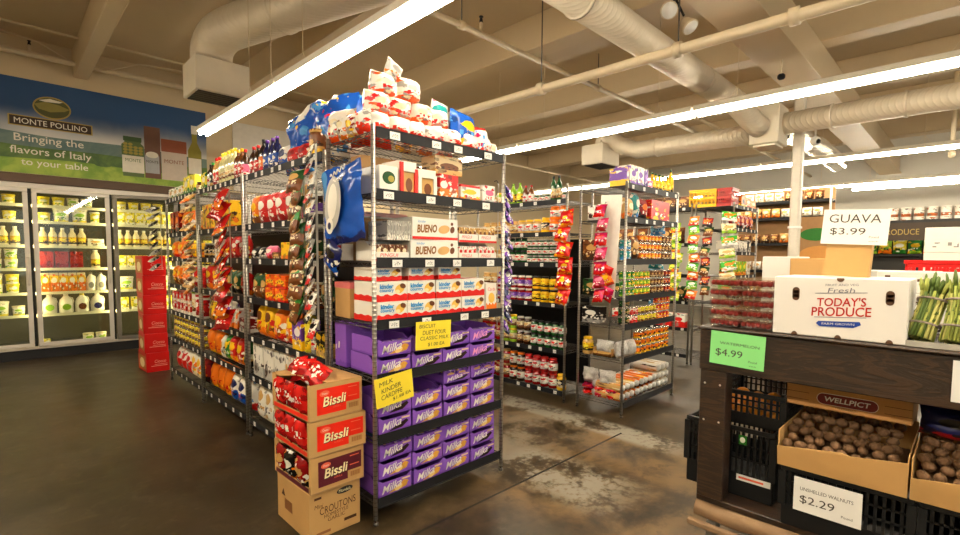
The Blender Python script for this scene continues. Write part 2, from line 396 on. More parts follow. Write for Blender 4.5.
# ------------------------------------------------------------------ ducts, pipes and fittings under the ceiling
def spiral():
    t = NT('spiral_duct_metal'); c = t.coord(); x, y, z = t.xyz(c)[0:3]
    w = t.ma('SINE', t.ma('MULTIPLY', t.ma('ADD', x, y), 2 * PI / .12)); t.bump(t.ma('POWER', t.ma('ABSOLUTE', w), 6.0), .35, .006)
    return t.set(t.mix(t.noise(c, 5, 4), (.60, .51, .38), (.72, .63, .48)), .42, .1)
SPIR = spiral()
SILV = plain('silver_flexible_duct', (.78, .74, .66), .22, .8, var=.12, scale=30, bump=.5)
SLOT = plain('dark_slots', (.03, .022, .015), .6)
def diffuser(name, x0, x1, y0, y1, z0, z1, label):
    r = root(name, label, 'air diffuser', ((x0 + x1) / 2, (y0 + y1) / 2, z0)); w, d, h = (x1 - x0) / 2, (y1 - y0) / 2, z1 - z0
    b = MB(); b.box(-w, w, -d, d, 0, h, GALV, .008); mk('casing', b, r)
    g = MB()
    for k in range(6):
        a = -d + .03 + k * (2 * d - .06) / 6
        g.box(-w + .03, w - .03, a, a + (2 * d - .06) / 9, -.012, -.001, SLOT)
    mk('vent_slots', g, r); return r
diffuser('air_diffuser', 1.63, 2.2, 6.2, 6.72, 3.34, 3.72, 'cream sheet metal air box above the first lamp, slotted underneath')
diffuser('air_diffuser', 6.9, 7.42, 4.3, 4.7, 3.02, 3.34, 'cream air box hanging above the jar rack, further off')
def arc(p0, p1, p2, n=8): 
    p0, p1, p2 = map(Vector, (p0, p1, p2)); return [p0 * (1 - t) ** 2 + p1 * 2 * t * (1 - t) + p2 * t * t for t in (k / n for k in range(n + 1))]
def duct(label, path, r, mat, bands=(), n=20):
    o = root('air_duct', label, 'air duct', path[0]); off = Vector(path[0])
    b = MB(); b.tube([Vector(p) - off for p in path], r, mat, n); mk('duct_tube', b, o)
    for p, d in bands:
        q = MB(); d = Vector(d).normalized() * .014; p = Vector(p) - off
        q.tube([p - d, p + d], r + .012, mat, n); mk('clamp_band', q, o)
d1 = Vector((.62, -2.1, .0)).normalized()
P0 = Vector((1.86, 6.42, 3.73)); P1 = Vector((1.84, 6.40, 4.03)); P2 = P1 + d1 * .45
duct('wide cream air duct rising from the box above the first lamp', [P0] + arc(P0 + Vector((0, 0, .02)), P1, P2) + [P1 + d1 * 6.2], .22, SPIR, [(P1 + d1 * 1.25, d1), (P1 + d1 * 3.6, d1)])
duct('spiral air duct crossing below the joists beside the girder', [(-1, 2.09, 3.35), (6.2, 2.09, 3.34)] + arc((6.3, 2.09, 3.33), (6.62, 2.09, 3.28), (6.78, 2.05, 3.2)) + [(6.895, 2.01, 3.16)], .132, SPIR, [((3.0, 2.09, 3.345), (1, 0, 0)), ((5.2, 2.09, 3.34), (1, 0, 0))])
m = MB(); m.box(6.9, 7.32, 1.80, 2.14, 2.96, 3.44, GALV, .01); m.box(6.94, 7.28, 1.84, 2.1, 2.93, 2.958, GALV, .004); tag(mk('duct_junction_box', m), 'cream square duct box where the ducts meet beside the pole', 'duct box')
duct('round cream duct leading from the square box past the pole', [(7.16, 1.795, 3.22), (7.16, -4.5, 3.22)], .135, SPIR, [((7.16, 1.3, 3.22), (0, 1, 0)), ((7.16, .62, 3.22), (0, 1, 0)), ((7.16, -.6, 3.22), (0, 1, 0))])
duct('cream duct joining the further air box to the square box', [(7.16, 4.46, 3.36)] + arc((7.16, 4.46, 3.39), (7.16, 4.45, 3.56), (7.16, 4.15, 3.32)) + [(7.16, 3.85, 3.19), (7.16, 2.145, 3.15)], .13, SPIR, [((7.16, 3.5, 3.18), (0, -1, 0))])
duct('shiny silver flexible duct slanting away behind the pole', [(7.325, 1.97, 3.2), (7.7, 1.95, 3.26), (8.3, 1.92, 3.30), (9.4, 1.86, 3.28), (10.6, 1.8, 3.2)], .15, SILV)
def pipe(label, path, r, clamps=(), mat=None, name='sprinkler_pipe'):
    o = root(name, label, 'pipe', path[0]); off = Vector(path[0]); mat = mat or PIPEM
    b = MB(); b.tube([Vector(p) - off for p in path], r, mat, 10); mk('pipe_run', b, o)
    for p, d, hh in clamps:
        q = MB(); p = Vector(p) - off; d = Vector(d).normalized() * .03
        q.tube([p - d, p + d], r * 1.45, mat, 10); 
        if hh: q.tube([p + Vector((0, 0, r)), p + Vector((0, 0, hh))], .006, WIRE, 6)
        mk('pipe_hanger', q, o)
pipe('thick cream pipe passing beneath the girder towards the cooler wall', [(4.02, -4.6, 3.15), (3.72, 9.3, 3.15)], .042, [((3.90, .95, 3.15), (0, 1, 0), 0), ((3.88, 1.75, 3.15), (0, 1, 0), .44), ((3.84, 3.1, 3.15), (0, 1, 0), .9)])
def sprinkler(o, p, off):
    b = MB(); p = Vector(p) - Vector(off); b.tube([p, p + Vector((0, 0, .09))], .016, PIPEM, 8); b.tube([p + Vector((0, 0, .09)), p + Vector((0, 0, .14))], [.02, .012], DARKP, 8); b.tube([p + Vector((0, 0, .14)), p + Vector((0, 0, .146))], .022, DARKP, 8)
    mk('sprinkler_head', b, o)
pipe('cream sprinkler pipe crossing above the front run, with a sprinkler head', [(-3.9, 3.45, 3.62), (8.6, 3.45, 3.62)], .028, [((3.1, 3.45, 3.62), (1, 0, 0), .42), ((5.4, 3.45, 3.62), (1, 0, 0), .42)])
sprinkler(bpy.data.objects['sprinkler_pipe.001'], (3.35, 3.45, 3.64), (-3.9, 3.45, 3.62))
pipe('cream sprinkler pipe running along the cooler wall above the banner', [(-3.9, 9.1, 4.16), (9, 9.1, 4.16)], .04, [((1.0, 9.1, 4.16), (1, 0, 0), 0)])
sprinkler(bpy.data.objects['sprinkler_pipe.002'], (.42, 9.1, 4.19), (-3.9, 9.1, 4.16))
pipe('thin conduit along the cooler wall just under the deck', [(-3.9, 8.6, 4.36)] + [(-3.9 + .1 * k, 8.6, 4.36) for k in range(1, 126)], .016, name='electrical_conduit')
pipe('slack cable looping below the thin conduit by the cooler wall', [(-.6, 8.9, 4.36), (0, 8.9, 4.34), (.5, 8.95, 4.3), (.95, 9.05, 4.12), (1.2, 9.05, 4.13), (1.6, 8.9, 4.3), (2.1, 8.7, 4.28)], .008, name='cable')
pipe('thin pipe crossing the joists behind the jar rack', [(4.2, 6.5, 3.3), (15, 6.5, 3.3)], .02)
pipe('pale conduit crossing under the joists towards the far wall', [(8.0, 3.2, 3.7), (15.4, 3.2, 3.7)], .03)
pipe('cream drop pipe hanging from the ceiling past the pole', [(9.6, .3, 4.4), (9.6, .3, 2.95)], .03, [((9.6, .3, 3.0), (0, 0, 1), 0)], name='drop_pipe')
pipe('cream drop pipe beside the ceiling in front of the round duct', [(6.05, .12, 4.4), (6.05, .12, 3.35)], .03, [((6.05, .12, 3.36), (0, 0, 1), 0)], name='drop_pipe')
# twin emergency spotlights on the girder
r = root('emergency_spotlight', 'twin round emergency spotlights under the girder beside the wide duct', 'spotlight', (4.05, 1.86, 3.66))
b = MB(); b.box(-.07, .07, -.05, .05, -.02, .05, PIPEM, .01); b.tube([(0, 0, -.02), (-.06, .03, -.09)], .01, DARKP, 6); b.tube([(0, 0, -.02), (.12, -.02, -.12)], .01, DARKP, 6); mk('mounting_bracket', b, r)
for p, d in (((-.08, .03, -.12), (-.6, -.5, -.5)), ((.16, -.03, -.17), (-.1, -.6, -.8))):
    b = MB(); p = Vector(p); d = Vector(d).normalized()
    b.tube([p - d * .05, p - d * .03, p + d * .045, p + d * .06], [.02, .035, .068, .07], PIPEM, 14); b.tube([p + d * .06, p + d * .064], .062, WHITE, 14); mk('lamp_head', b, r)
m = MB(); m.box(-.028, .028, -.035, .035, 0, .06, DARKP, .015); m.tube([(0, 0, .06), (0, 0, .20)], .008, PIPEM, 6); o = mk('security_camera', m, None, (5.95, 1.55, 3.40)); tag(o, 'small black security camera hanging under the girder', 'security camera')
m = MB(); m.ell((0, 0, .06), (.06, .06, .06), WHITE); m.ell((-.02, -.03, .05), (.035, .035, .035), DARKP); m.tube([(0, 0, .1), (0, 0, .45)], .012, WHITE, 6); o = mk('security_camera', m, None, (7.6, 1.55, 2.98)); tag(o, 'white dome security camera beside the pole top', 'security camera')

# ------------------------------------------------------------------ camera
f_, yaw, pit, rol = 487.996, *[math.radians(a) for a in (45.1746, -3.6289, .43304)]
fw = Vector((math.sin(yaw) * math.cos(pit), math.cos(yaw) * math.cos(pit), math.sin(pit))); r0 = Vector((math.cos(yaw), -math.sin(yaw), 0)); u0 = r0.cross(fw)
rr = r0 * math.cos(rol) + u0 * math.sin(rol); uu = -r0 * math.sin(rol) + u0 * math.cos(rol)
cd = bpy.data.cameras.new('camera'); cam = bpy.data.objects.new('camera', cd); COL.objects.link(cam)
cam.matrix_world = Matrix(((rr.x, uu.x, -fw.x, 0), (rr.y, uu.y, -fw.y, 0), (rr.z, uu.z, -fw.z, 1.5), (0, 0, 0, 1)))
cd.sensor_width = 36; cd.sensor_fit = 'HORIZONTAL'; cd.lens = 36 * f_ / 960; cd.shift_x = -8.06 / 960; cd.shift_y = 20.18 / 960; cd.clip_start = .05
SC.camera = cam
w = bpy.data.worlds.new('world'); SC.world = w; w.use_nodes = True; bg = w.node_tree.nodes['Background']; bg.inputs[0].default_value = (.75, .85, 1, 1); bg.inputs[1].default_value = 1.5
SC.view_settings.view_transform = 'Standard'; SC.view_settings.look = 'None'; SC.view_settings.gamma = 1; SC.view_settings.use_curve_mapping = False; SC.view_settings.exposure = 0.0
# ------------------------------------------------------------------ wire racks
def wire_shelf(W, D):
    """open wire deck in a trussed frame; origin at the middle of the deck top"""
    b = MB(); w, d = W / 2, D / 2
    for z in (-.004, -.028):
        for s in (-1, 1):
            b.tube([(-w, s * d, z), (w, s * d, z)], .0032, WIRE, 5, cap=False); b.tube([(s * w, -d, z), (s * w, d, z)], .0032, WIRE, 5, cap=False)
    for s in (-1, 1):
        n = int(W / .045); b.tube([(-w + W * k / n, s * d, -.004 if k % 2 else -.028) for k in range(n + 1)], .002, WIRE, 4, cap=False)
        n = int(D / .045); b.tube([(s * w, -d + D * k / n, -.004 if k % 2 else -.028) for k in range(n + 1)], .002, WIRE, 4, cap=False)
    n = int(W / .027)
    for k in range(1, n): x = -w + W * k / n; b.tube([(x, -d, -.002), (x, d, -.002)], .0019, WIRE, 3, cap=False)
    for y in (-d / 3, d / 3): b.tube([(-w, y, -.007), (w, y, -.007)], .0032, WIRE, 5, cap=False)
    return b.mesh('shelf')
_ws = {}
_tg = MB(); _tg.box(-.02, .02, -.0014, 0, -.017, .017, TAGM); TAGME = _tg.mesh('price_tag')
_tg2 = MB(); _tg2.box(-.033, .033, -.0014, 0, -.02, .02, TAGM); TAGBIG = _tg2.mesh('price_tag')
def rack(label, x0, x1, y0, y1, zs, ztop, front, tags, railh=.05, plain_from=0, big=False, back=None, also=()):
    """four-post wire rack. front 'W' or 'S': the side with the price rails"""
    r = root('wire_rack', label, 'shelving rack', ((x0 + x1) / 2, (y0 + y1) / 2, 0)); cx, cy = (x0 + x1) / 2, (y0 + y1) / 2
    W, D = x1 - x0, y1 - y0
    pb = MB(); pb.tube([(0, 0, .03), (0, 0, ztop)], .0127, CHROME, 10); pb.ell((0, 0, ztop), (.0127, .0127, .006), CHROME, 10, 4)
    ft = MB(); ft.lathe([(.007, .012), (.007, .035)], WIRE, 8); ft.lathe([(.016, 0.0), (.016, .012), (.006, .016)], WIRE, 10)
    pm, fm_ = pb.mesh('post'), ft.mesh('levelling_foot')
    for sx in (-1, 1):
        for sy in (-1, 1):
            p = mk('post', pm, r, (sx * (W / 2 - .013), sy * (D / 2 - .013), 0)); mk('levelling_foot', fm_, p)
    k = (round(W, 3), round(D, 3))
    if k not in _ws: _ws[k] = wire_shelf(W - .03, D - .03)
    L = (W if front == 'S' else D) - .05
    rl = MB(); rl.box(-L / 2, L / 2, -.004, 0, -.036, railh - .036, RAILM, .0015); rl.box(-L / 2, L / 2, -.009, -.004, -.036, -.031, RAILM); rl.box(-L / 2, L / 2, -.007, -.004, railh - .039, railh - .036, RAILM); rl = rl.mesh('price_rail')
    for i, z in enumerate(zs):
        mk('shelf', _ws[k], r, (0, 0, z))
        if front == 'S': loc, rz = (0, -D / 2 + .006, z), 0
        elif front == 'W': loc, rz = (-W / 2 + .006, 0, z), -PI / 2
        else: loc, rz = (W / 2 - .006, 0, z), PI / 2
        q = mk('price_rail', rl, r, loc); q.rotation_euler = (0, 0, rz)
        if i >= plain_from:
            n = tags[i % len(tags)]
            for t in range(n):
                a = -L / 2 + L * (t + .5 + R.uniform(-.22, .22)) / n
                mk('price_tag', TAGBIG if big else TAGME, q, (a, -.0095, -.011))
    if back:  # added dark sheet, stands in for the shade behind the goods
        z0, z1 = back; b = MB(); a = W / 2 - .02 if front == 'W' else 0
        if front == 'W': b.box(W / 2 - .012, W / 2 - .008, -D / 2 + .02, D / 2 - .02, z0, z1, DARKP)
        elif front == 'E': b.box(-W / 2 + .008, -W / 2 + .012, -D / 2 + .02, D / 2 - .02, z0, z1, DARKP)
        else: b.box(-W / 2 + .03, W / 2 - .03, D / 2 - .012, D / 2 - .008, z0, z1, DARKP)
        mk('back_panel', b, r)
    return r
ZE = [.13, .49, .83, 1.13, 1.47, 1.84, 2.165]
ZN = [.15, .52, .84, 1.15, 1.46, 1.73, 2.12]
ZJ = [.10, .53, 1.01, 1.43, 1.75, 2.08]
Z2 = [.12, .54, .86, 1.13, 1.47, 1.86, 2.165]
rack('tall chrome wire rack at the end of the front run, full of purple cartons', 1.42, 2.46, 2.28, 2.80, ZE, 2.195, 'S', [4], .058, 3, True)
rack('wire rack of snacks right behind the end rack, beside the carton stack', 1.42, 1.93, 2.825, 4.20, ZN, 2.14, 'W', [6, 7, 6, 5, 6, 6, 8], back=(.1, 1.45))
rack('middle wire rack of snacks with the red hanging strip', 1.42, 1.93, 4.24, 5.48, ZN, 2.14, 'W', [6, 7, 6, 5, 6, 6, 9], back=(.1, 2.0))
rack('furthest wire rack of snacks, beside the red boxes at the cooler', 1.42, 1.93, 5.505, 6.78, ZN, 2.14, 'W', [6, 7, 6, 5, 6, 6, 9], back=(.1, 2.0))
rack('wire rack of jars across the aisle from the end rack', 4.07, 4.56, 2.93, 4.25, ZJ, 2.24, 'W', [7, 7, 6, 6, 6, 5], back=(.1, 1.7))
rack('second end rack with canned goods and foil wrapped rolls', 4.07, 5.18, 2.27, 2.79, Z2, 2.195, 'S', [5], .058, 5)
rack('wire rack of small bags beyond the second end rack', 6.85, 7.85, 2.26, 2.78, [.12, .5, .88, 1.26, 1.58, 1.9, 2.2], 2.24, 'S', [5], .05)
rack('plain wire rack joined behind the rack of small bags', 6.85, 7.36, 2.81, 4.1, [.12, .5, .88, 1.26, 1.7, 2.2], 2.26, 'W', [6])
for i, (y0, y1) in enumerate(((2.825, 4.20), (4.24, 5.48), (5.505, 6.78))): rack(f'wire rack backing onto the {("near", "middle", "furthest")[i]} snack rack, facing the other aisle', 1.95, 2.46, y0, y1, ZN, 2.14, 'E', [5], back=(.1, (1.72, 2.1, 2.1)[i]))  # unseen side of the double run; dark panels added to block light
# ------------------------------------------------------------------ kinds of goods
def col(h): 
    h = h.lstrip('#'); return tuple((int(h[i:i+2], 16) / 255) ** 2.2 for i in (0, 2, 4))
C = {k: col(v) for k, v in dict(red='c8201c', dred='8c1416', orange='e8741a', yellow='f0bc1c', lemon='f2dc3c', white='ece6d8', cream='e6d6ae', tan='c89c5a', brown='6a3c1c', dbrown='3a2212', black='1a1614', green='2e7a2c', lime='8cb830', dgreen='1c4a22', blue='1c4ea8', sky='4a90d0', navy='1a2050', purple='6a3c9c', lav='9a70c0', pink='e06a8c', mag='b81e50', grey='8a8680', silver='b8b4ac', teal='2a8c8c').items()}
def carton(name, desc, w, d, h, art, cat='carton', bv=.0025, parts=()):
    b = MB(); b.box(-w/2, w/2, -d/2, d/2, 0, h, art, bv)
    q = MB(); fr = ((-w/2, -d/2, 0), (1, 0, 0), (0, 0, 1))
    b.rect(((-w/2, -d/2, h), (1, 0, 0), (0, 1, 0)), w*.04, w*.96, d*.47, d*.53, plain('clear_tape', (.5, .45, .36), .2), .0006)
    return Proto(name, cat, desc, w, d, h, b, parts)
def pouch(name, desc, w, h, t, art, cat='bag', seeds=1):
    ps = []
    b = MB(); b.pouch(w, h, t, art, R.random() * 50, wr=.16)
    return Proto(name, cat, desc, w, t, h, b)
def gable(b, w, d, h, m): pass
def jar(name, desc, r, h, fillm, lidm, labm, cat='jar', lr=(.22, .68)):
    b = MB(); b.lathe([(r*.8, 0), (r*.97, .006), (r, .015), (r, h*.72), (r*.93, h*.79), (r*.72, h*.84), (r*.72, h*.9)], fillm, 14)
    l = MB(); l.lathe([(r*.8, h*.87), (r*.82, h*.88), (r*.82, h*.99), (r*.76, h), (0, h)], lidm, 14)
    a = MB(); a.lathe([(r*1.012, h*lr[0]), (r*1.012, h*lr[1])], labm, 14)
    for f in a.f: pass
    a.f = a.f[:-2]; a.fm = a.fm[:-2]; a.fs = a.fs[:-2]
    return Proto(name, cat, desc, 2*r, 2*r, h, b, [('lid', l, None), ('label', a, None)])
def bottle(name, desc, r, h, body, cap, lab, cat='bottle', neck=.32, shoulder=.62, lr=(.12, .5)):
    b = MB(); b.lathe([(r*.85, 0), (r, .01), (r, h*shoulder), (r*.85, h*(shoulder+.08)), (r*neck*1.2, h*(shoulder+.2)), (r*neck, h*.93), (r*neck, h*.96)], body, 14)
    l = MB(); l.lathe([(r*neck*1.15, h*.9), (r*neck*1.2, h*.995), (r*neck, h), (0, h)], cap, 12)
    a = MB(); a.lathe([(r*1.012, h*lr[0]), (r*1.012, h*lr[1])], lab, 14); a.f = a.f[:-2]; a.fm = a.fm[:-2]; a.fs = a.fs[:-2]
    return Proto(name, cat, desc, 2*r, 2*r, h, b, [('cap', l, None), ('label', a, None)])
TIN = plain('tin_plate', (.55, .52, .46), .25, .9)
def can(name, desc, r, h, lab, cat='can'):
    b = MB(); b.lathe([(r*.9, .002), (r, 0), (r, .005), (r*.975, .008), (r*.975, h-.008), (r, h-.005), (r, h), (r*.9, h-.003), (0, h-.003)], TIN, 14)
    a = MB(); a.lathe([(r*.985, .009), (r*.985, h-.009)], lab, 14); a.f = a.f[:-2]; a.fm = a.fm[:-2]; a.fs = a.fs[:-2]
    return Proto(name, cat, desc, 2*r, 2*r, h, b, [('label', a, None)])
def tub(name, desc, r, h, m, lidm, cat='tub'):
    b = MB(); b.lathe([(r*.82, 0), (r*.85, .004), (r*.97, h*.9)], m, 16)
    l = MB(); l.lathe([(r*1.0, h*.88), (r*1.02, h*.9), (r*1.02, h*.97), (r*.95, h), (0, h*.985)], lidm, 16)
    return Proto(name, cat, desc, 2.05*r, 2.05*r, h, b, [('lid', l, None)])
def roll(name, desc, r, L, foil, wrap):
    """a foil wrapped log lying front to back with twisted ends"""
    b = MB(); b.tube([(0, -L/2, r*.6), (0, -L/2+.012, r*1.05), (0, -L/2+.03, r), (0, L/2-.03, r), (0, L/2, r)], [r*.35, r*.93, r, r, r*.5], foil, 14)
    a = MB(); a.tube([(0, -L*.44, r), (0, L*.34, r)], r*1.012, wrap, 14, cap=False); a.tube([(0, -L*.49, r*.95), (0, -L*.44, r)], [r*.55, r*1.0], wrap, 14)
    return Proto(name, 'roll', desc, 2*r, L, 2*r, b, [('paper_band', a, None)])
def gabletop(name, desc, w, h, m, capm):
    b = MB(); d = w; z = h*.78
    b.box(-w/2, w/2, -d/2, d/2, 0, z, m)
    b.add([(-w/2, -d/2, z), (w/2, -d/2, z), (w/2, d/2, z), (-w/2, d/2, z), (-w/2, 0, h*.94), (w/2, 0, h*.94), (-w/2, 0, h), (w/2, 0, h)], [(0, 1, 5, 4), (2, 3, 4, 5), (0, 4, 3), (1, 2, 5), (4, 5, 7, 6)], m)
    c = MB(); c.tube([(0, -d*.27, h*.85), (0, -d*.27-.012, h*.88+.008)], w*.15, capm, 10)
    return Proto(name, 'juice carton', desc, w, d, h, b, [('cap', c, None)])
def jug(name, desc, r, h, m, capm, labm):
    b = MB(); b.lathe([(r*.85, 0), (r, .015), (r, h*.55), (r*.82, h*.72), (r*.4, h*.87), (r*.3, h*.94)], m, 14, sx=1.0, sy=.85)
    c = MB(); c.lathe([(r*.34, h*.92), (r*.34, h), (0, h)], capm, 12)
    a = MB(); a.oval(((0, -r*.86, 0), (1, 0, 0), (0, 0, 1)), 0, h*.33, r*.6, h*.17, labm, .002)
    hd = MB(); hd.tube([(r*.42, 0, h*.83), (r*.85, 0, h*.78), (r*.98, 0, h*.62), (r*.9, 0, h*.5)], .011, m, 8)
    return Proto(name, 'jug', desc, 2*r, 1.8*r, h, b, [('cap', c, None), ('label', a, None), ('handle', hd, None)])

cw = prt
# palettes of printed packaging
A = dict(
 yelgreen=prt('yellow_green_print', C['lemon'], C['green'], C['white'], C['dgreen'], bz=.3),
 orangebr=prt('orange_brown_print', C['orange'], C['brown'], C['yellow'], bz=.35),
 tan=prt('tan_print', C['tan'], C['orange'], C['cream'], C['brown']),
 orange=prt('orange_print', C['orange'], C['red'], C['yellow'], C['white'], bz=.2),
 orangey=prt('deep_orange_print', C['orange'], C['yellow'], C['orange'], C['red'], bz=.15, metal=.2, rough=.25),
 red=prt('red_print', C['red'], C['dred'], C['white'], C['yellow'], bz=.2, be=(.5, .6, .25, .1)),
 redfoil=prt('red_foil_print', C['red'], C['orange'], C['red'], C['white'], bz=.25, rough=.2, metal=.25),
 redw=prt('red_white_print', C['white'], C['red'], C['red'], C['red'], bz=.45),
 dkred=prt('dark_red_print', C['dred'], C['black'], C['orange'], C['white']),
 yellow=prt('yellow_print', C['yellow'], C['orange'], C['brown'], C['dbrown'], bz=.12, be=(.5, .3, .12, .25), line=(.5, .75, .7, .15)),
 ycan=prt('yellow_can_print', C['lemon'], C['brown'], C['tan'], C['dbrown'], bz=.3),
 white=prt('white_print', C['white'], C['cream'], C['tan'], C['dbrown'], bz=.1),
 greyw=prt('pale_grey_print', C['white'], C['silver'], C['dbrown'], C['grey'], bz=.3, be=(.25, .3, .14, .18)),
 blackw=prt('black_white_print', C['black'], C['grey'], C['white'], C['white']),
 green=prt('green_print', C['green'], C['lime'], C['yellow'], C['white'], bz=.2),
 dgreen=prt('dark_green_print', C['dgreen'], C['black'], C['tan'], C['cream']),
 grnbrown=prt('green_brown_print', C['dgreen'], C['brown'], C['tan'], C['cream'], bz=.5, busy=.06),
 lime=prt('lime_print', C['lime'], C['orange'], C['lemon'], C['dgreen'], bz=.3),
 redgrn=prt('red_orange_pouch_print', C['red'], C['orange'], C['yellow'], C['white'], bz=.3),
 bluew=prt('blue_white_print', C['white'], C['blue'], C['navy'], C['red'], bz=.4),
 whred=prt('white_red_blue_print', C['white'], C['red'], C['sky'], C['blue'], bz=.3),
 purple=prt('purple_print', C['purple'], C['navy'], C['lav'], C['white']),
 purpley=prt('purple_yellow_print', C['purple'], C['yellow'], C['white'], C['yellow'], bz=.35),
 brownp=prt('brown_print', C['brown'], C['dbrown'], C['tan'], C['cream']),
 pudding=prt('chocolate_cup_print', C['brown'], C['dbrown'], C['cream'], C['white'], bz=.3, be=(.5, .5, .3, .2)),
 reese=prt('bright_orange_yellow_print', col('f05a14'), C['red'], C['yellow'], C['brown'], bz=.2, be=(.5, .5, .42, .16), line=(.5, .5, .7, .2)),
 blackye=prt('black_yellow_print', C['black'], C['tan'], C['yellow'], C['lemon'], bz=.3, be=(.5, .8, .5, .12)),
 pinkp=prt('pink_print', C['pink'], C['red'], C['white'], C['dred']),
 teal=prt('teal_print', C['teal'], C['sky'], C['white'], C['white']),
 orangetin=prt('orange_tin_print', C['orange'], C['yellow'], C['dbrown'], C['dbrown'], be=(.5, .5, .25, .2)),
 magenta=prt('magenta_print', C['mag'], C['red'], C['red'], C['white'], rough=.25, metal=.2),
)
PL = {k: plain(k + '_plastic', C[k], .35) for k in C}
GL = {k: plain(k + '_glass_filled', C[k], .12, spec=.7) for k in C}
LB = dict(cream=prt('cream_label', C['cream'], C['brown'], C['tan'], C['dbrown']), white=prt('white_label', C['white'], C['silver'], C['red'], C['black'], bz=.2), yellow=prt('yellow_label', C['yellow'], C['black'], C['lemon'], C['black']), black=prt('black_label', C['black'], C['tan'], C['cream'], C['white']), red=prt('red_label', C['red'], C['dred'], C['white'], C['white']), blue=prt('blue_label', C['blue'], C['navy'], C['white'], C['white']), green=prt('green_label', C['green'], C['dgreen'], C['cream'], C['white']), orange=prt('orange_label', C['orange'], C['red'], C['cream'], C['white']), purple=prt('purple_label', C['purple'], C['white'], C['lav'], C['white']))

# ------------------------------------------------------------------ goods on the three snack racks (facing the left aisle)
X = 1.42
FR = 'from the cooler end'
def W(rackname, y1, y0, z, level, items, **k): fill('W', X, y1, y0, z, items, f'{level} of {rackname}', FR, **k)
sp = dict(spread=1)
F = 'furthest snack rack'; Ms = 'middle snack rack'; N = 'near snack rack'
lv = ['bottom shelf', 'second shelf', 'third shelf', 'fourth shelf', 'fifth shelf', 'sixth shelf', 'top shelf']
# furthest rack
a, b_ = 6.75, 5.54
W(F, a, b_, ZN[6], lv[6], [(carton('snack_carton', 'green and white snack carton', .17, .14, .13, prt('green_white_carton', C['white'], C['green'], C['tan'], C['dbrown'])), 3, sp), (carton('snack_carton', 'yellow and green snack carton', .19, .12, .20, A['yelgreen']), 2, {}), (jar('dip_jar', 'squat brown dip jar', .045, .11, GL['brown'], PL['black'], LB['cream']), 1, {})])
W(F, a, b_, ZN[5], lv[5], [(carton('cocoa_carton', 'dark red cocoa carton', .16, .12, .25, A['dkred']), 2, sp), (pouch('cookie_bag', 'orange and brown cookie bag', .19, .24, .1, A['orangebr']), 2, {}), (pouch('biscuit_bag', 'tan biscuit bag', .2, .22, .1, A['tan']), 1, {})])
W(F, a, b_, ZN[4], lv[4], [(pouch('puffed_snack_bag', 'orange puffed snack bag', .2, .19, .1, A['orange']), 3, sp), (pouch('puffed_snack_bag', 'yellow puffed snack bag', .18, .16, .1, A['yellow']), 2, {})])
W(F, a, b_, ZN[3], lv[3], [(pouch('noodle_bag', 'orange red noodle bag', .15, .22, .1, A['orangebr']), 3, sp), (pouch('noodle_bag', 'red noodle bag', .16, .22, .1, A['red']), 3, {})])
W(F, a, b_, ZN[2], lv[2], [(carton('cracker_carton', 'small red and white cracker carton', .105, .16, .115, A['redw'] if False else prt('red_grid_print', C['red'], C['white'], C['white'], C['yellow'])), 5, dict(layers=2, spread=1)), (bottle('snack_canister', 'white canister with green top', .045, .27, PL['white'], PL['lime'], LB['cream'], 'canister', .9, .9, (.2, .7)), 1, {}), (bottle('snack_canister', 'red and white canister', .045, .24, PL['white'], PL['red'], LB['red'], 'canister', .9, .9, (.1, .8)), 2, {})])
W(F, a, b_, ZN[1], lv[1], [(can('snack_can', 'yellow and brown can', .05, .072, A['ycan']), 10, dict(layers=4, spread=1, gap=.004))])
W(F, a, b_, ZN[0], lv[0], [(pouch('candy_bag', 'white and red candy bag', .17, .26, .12, A['redw']), 3, dict(spread=1, tip=-.12)), (pouch('candy_bag', 'white candy bag with yellow picture', .16, .29, .12, prt('white_yellow_print', C['white'], C['cream'], C['yellow'], C['orange'])), 2, dict(tip=-.12)), (pouch('candy_bag', 'dark red candy bag', .15, .28, .12, A['dkred']), 1, dict(tip=-.1))])
# middle rack
a, b_ = 5.45, 4.28
W(Ms, a, b_, ZN[6], lv[6], [(carton('pasta_carton', 'green pasta carton', .15, .1, .17, A['yelgreen']), 1, {}), (bottle('sauce_bottle', 'black lettered sauce carton bottle', .036, .24, GL['dbrown'], PL['black'], LB['white']), 1, {}), (bottle('oil_bottle', 'dark bottle with green cap', .034, .25, GL['dbrown'], PL['green'], LB['black']), 1, {}), (bottle('juice_bottle', 'red capped juice bottle', .036, .28, GL['tan'], PL['red'], LB['red']), 2, {}), (bottle('lemonade_bottle', 'clear yellow capped lemonade bottle', .038, .30, plain('pale_lemonade', col('d8d29a'), .1, spec=.8), PL['lemon'], LB['cream'], lr=(.2, .4)), 5, {}), (bottle('syrup_bottle', 'brown syrup bottle with yellow cap', .036, .27, GL['brown'], PL['yellow'], LB['red']), 2, {}), (bottle('soda_bottle', 'pink labelled soda bottle', .036, .25, GL['dbrown'], PL['red'], prt('pink_label', C['pink'], C['white'], C['red'], C['white'])), 1, {})])
W(Ms, a, b_, ZN[5], lv[5], [(carton('cocoa_carton', 'yellow drink powder carton', .145, .12, .25, A['yellow']), 5, {})])
W(Ms, a, b_, ZN[4], lv[4], [(jar('cocoa_jar', 'dark cocoa jar with pale lid', .045, .15, GL['dbrown'], PL['grey'], LB['black']), 3, sp), (carton('gum_carton', 'tall striped pale carton', .07, .1, .18, A['white']), 2, {}), (pouch('wafer_bag', 'dark red wafer bag', .17, .2, .09, A['red']), 3, {})])
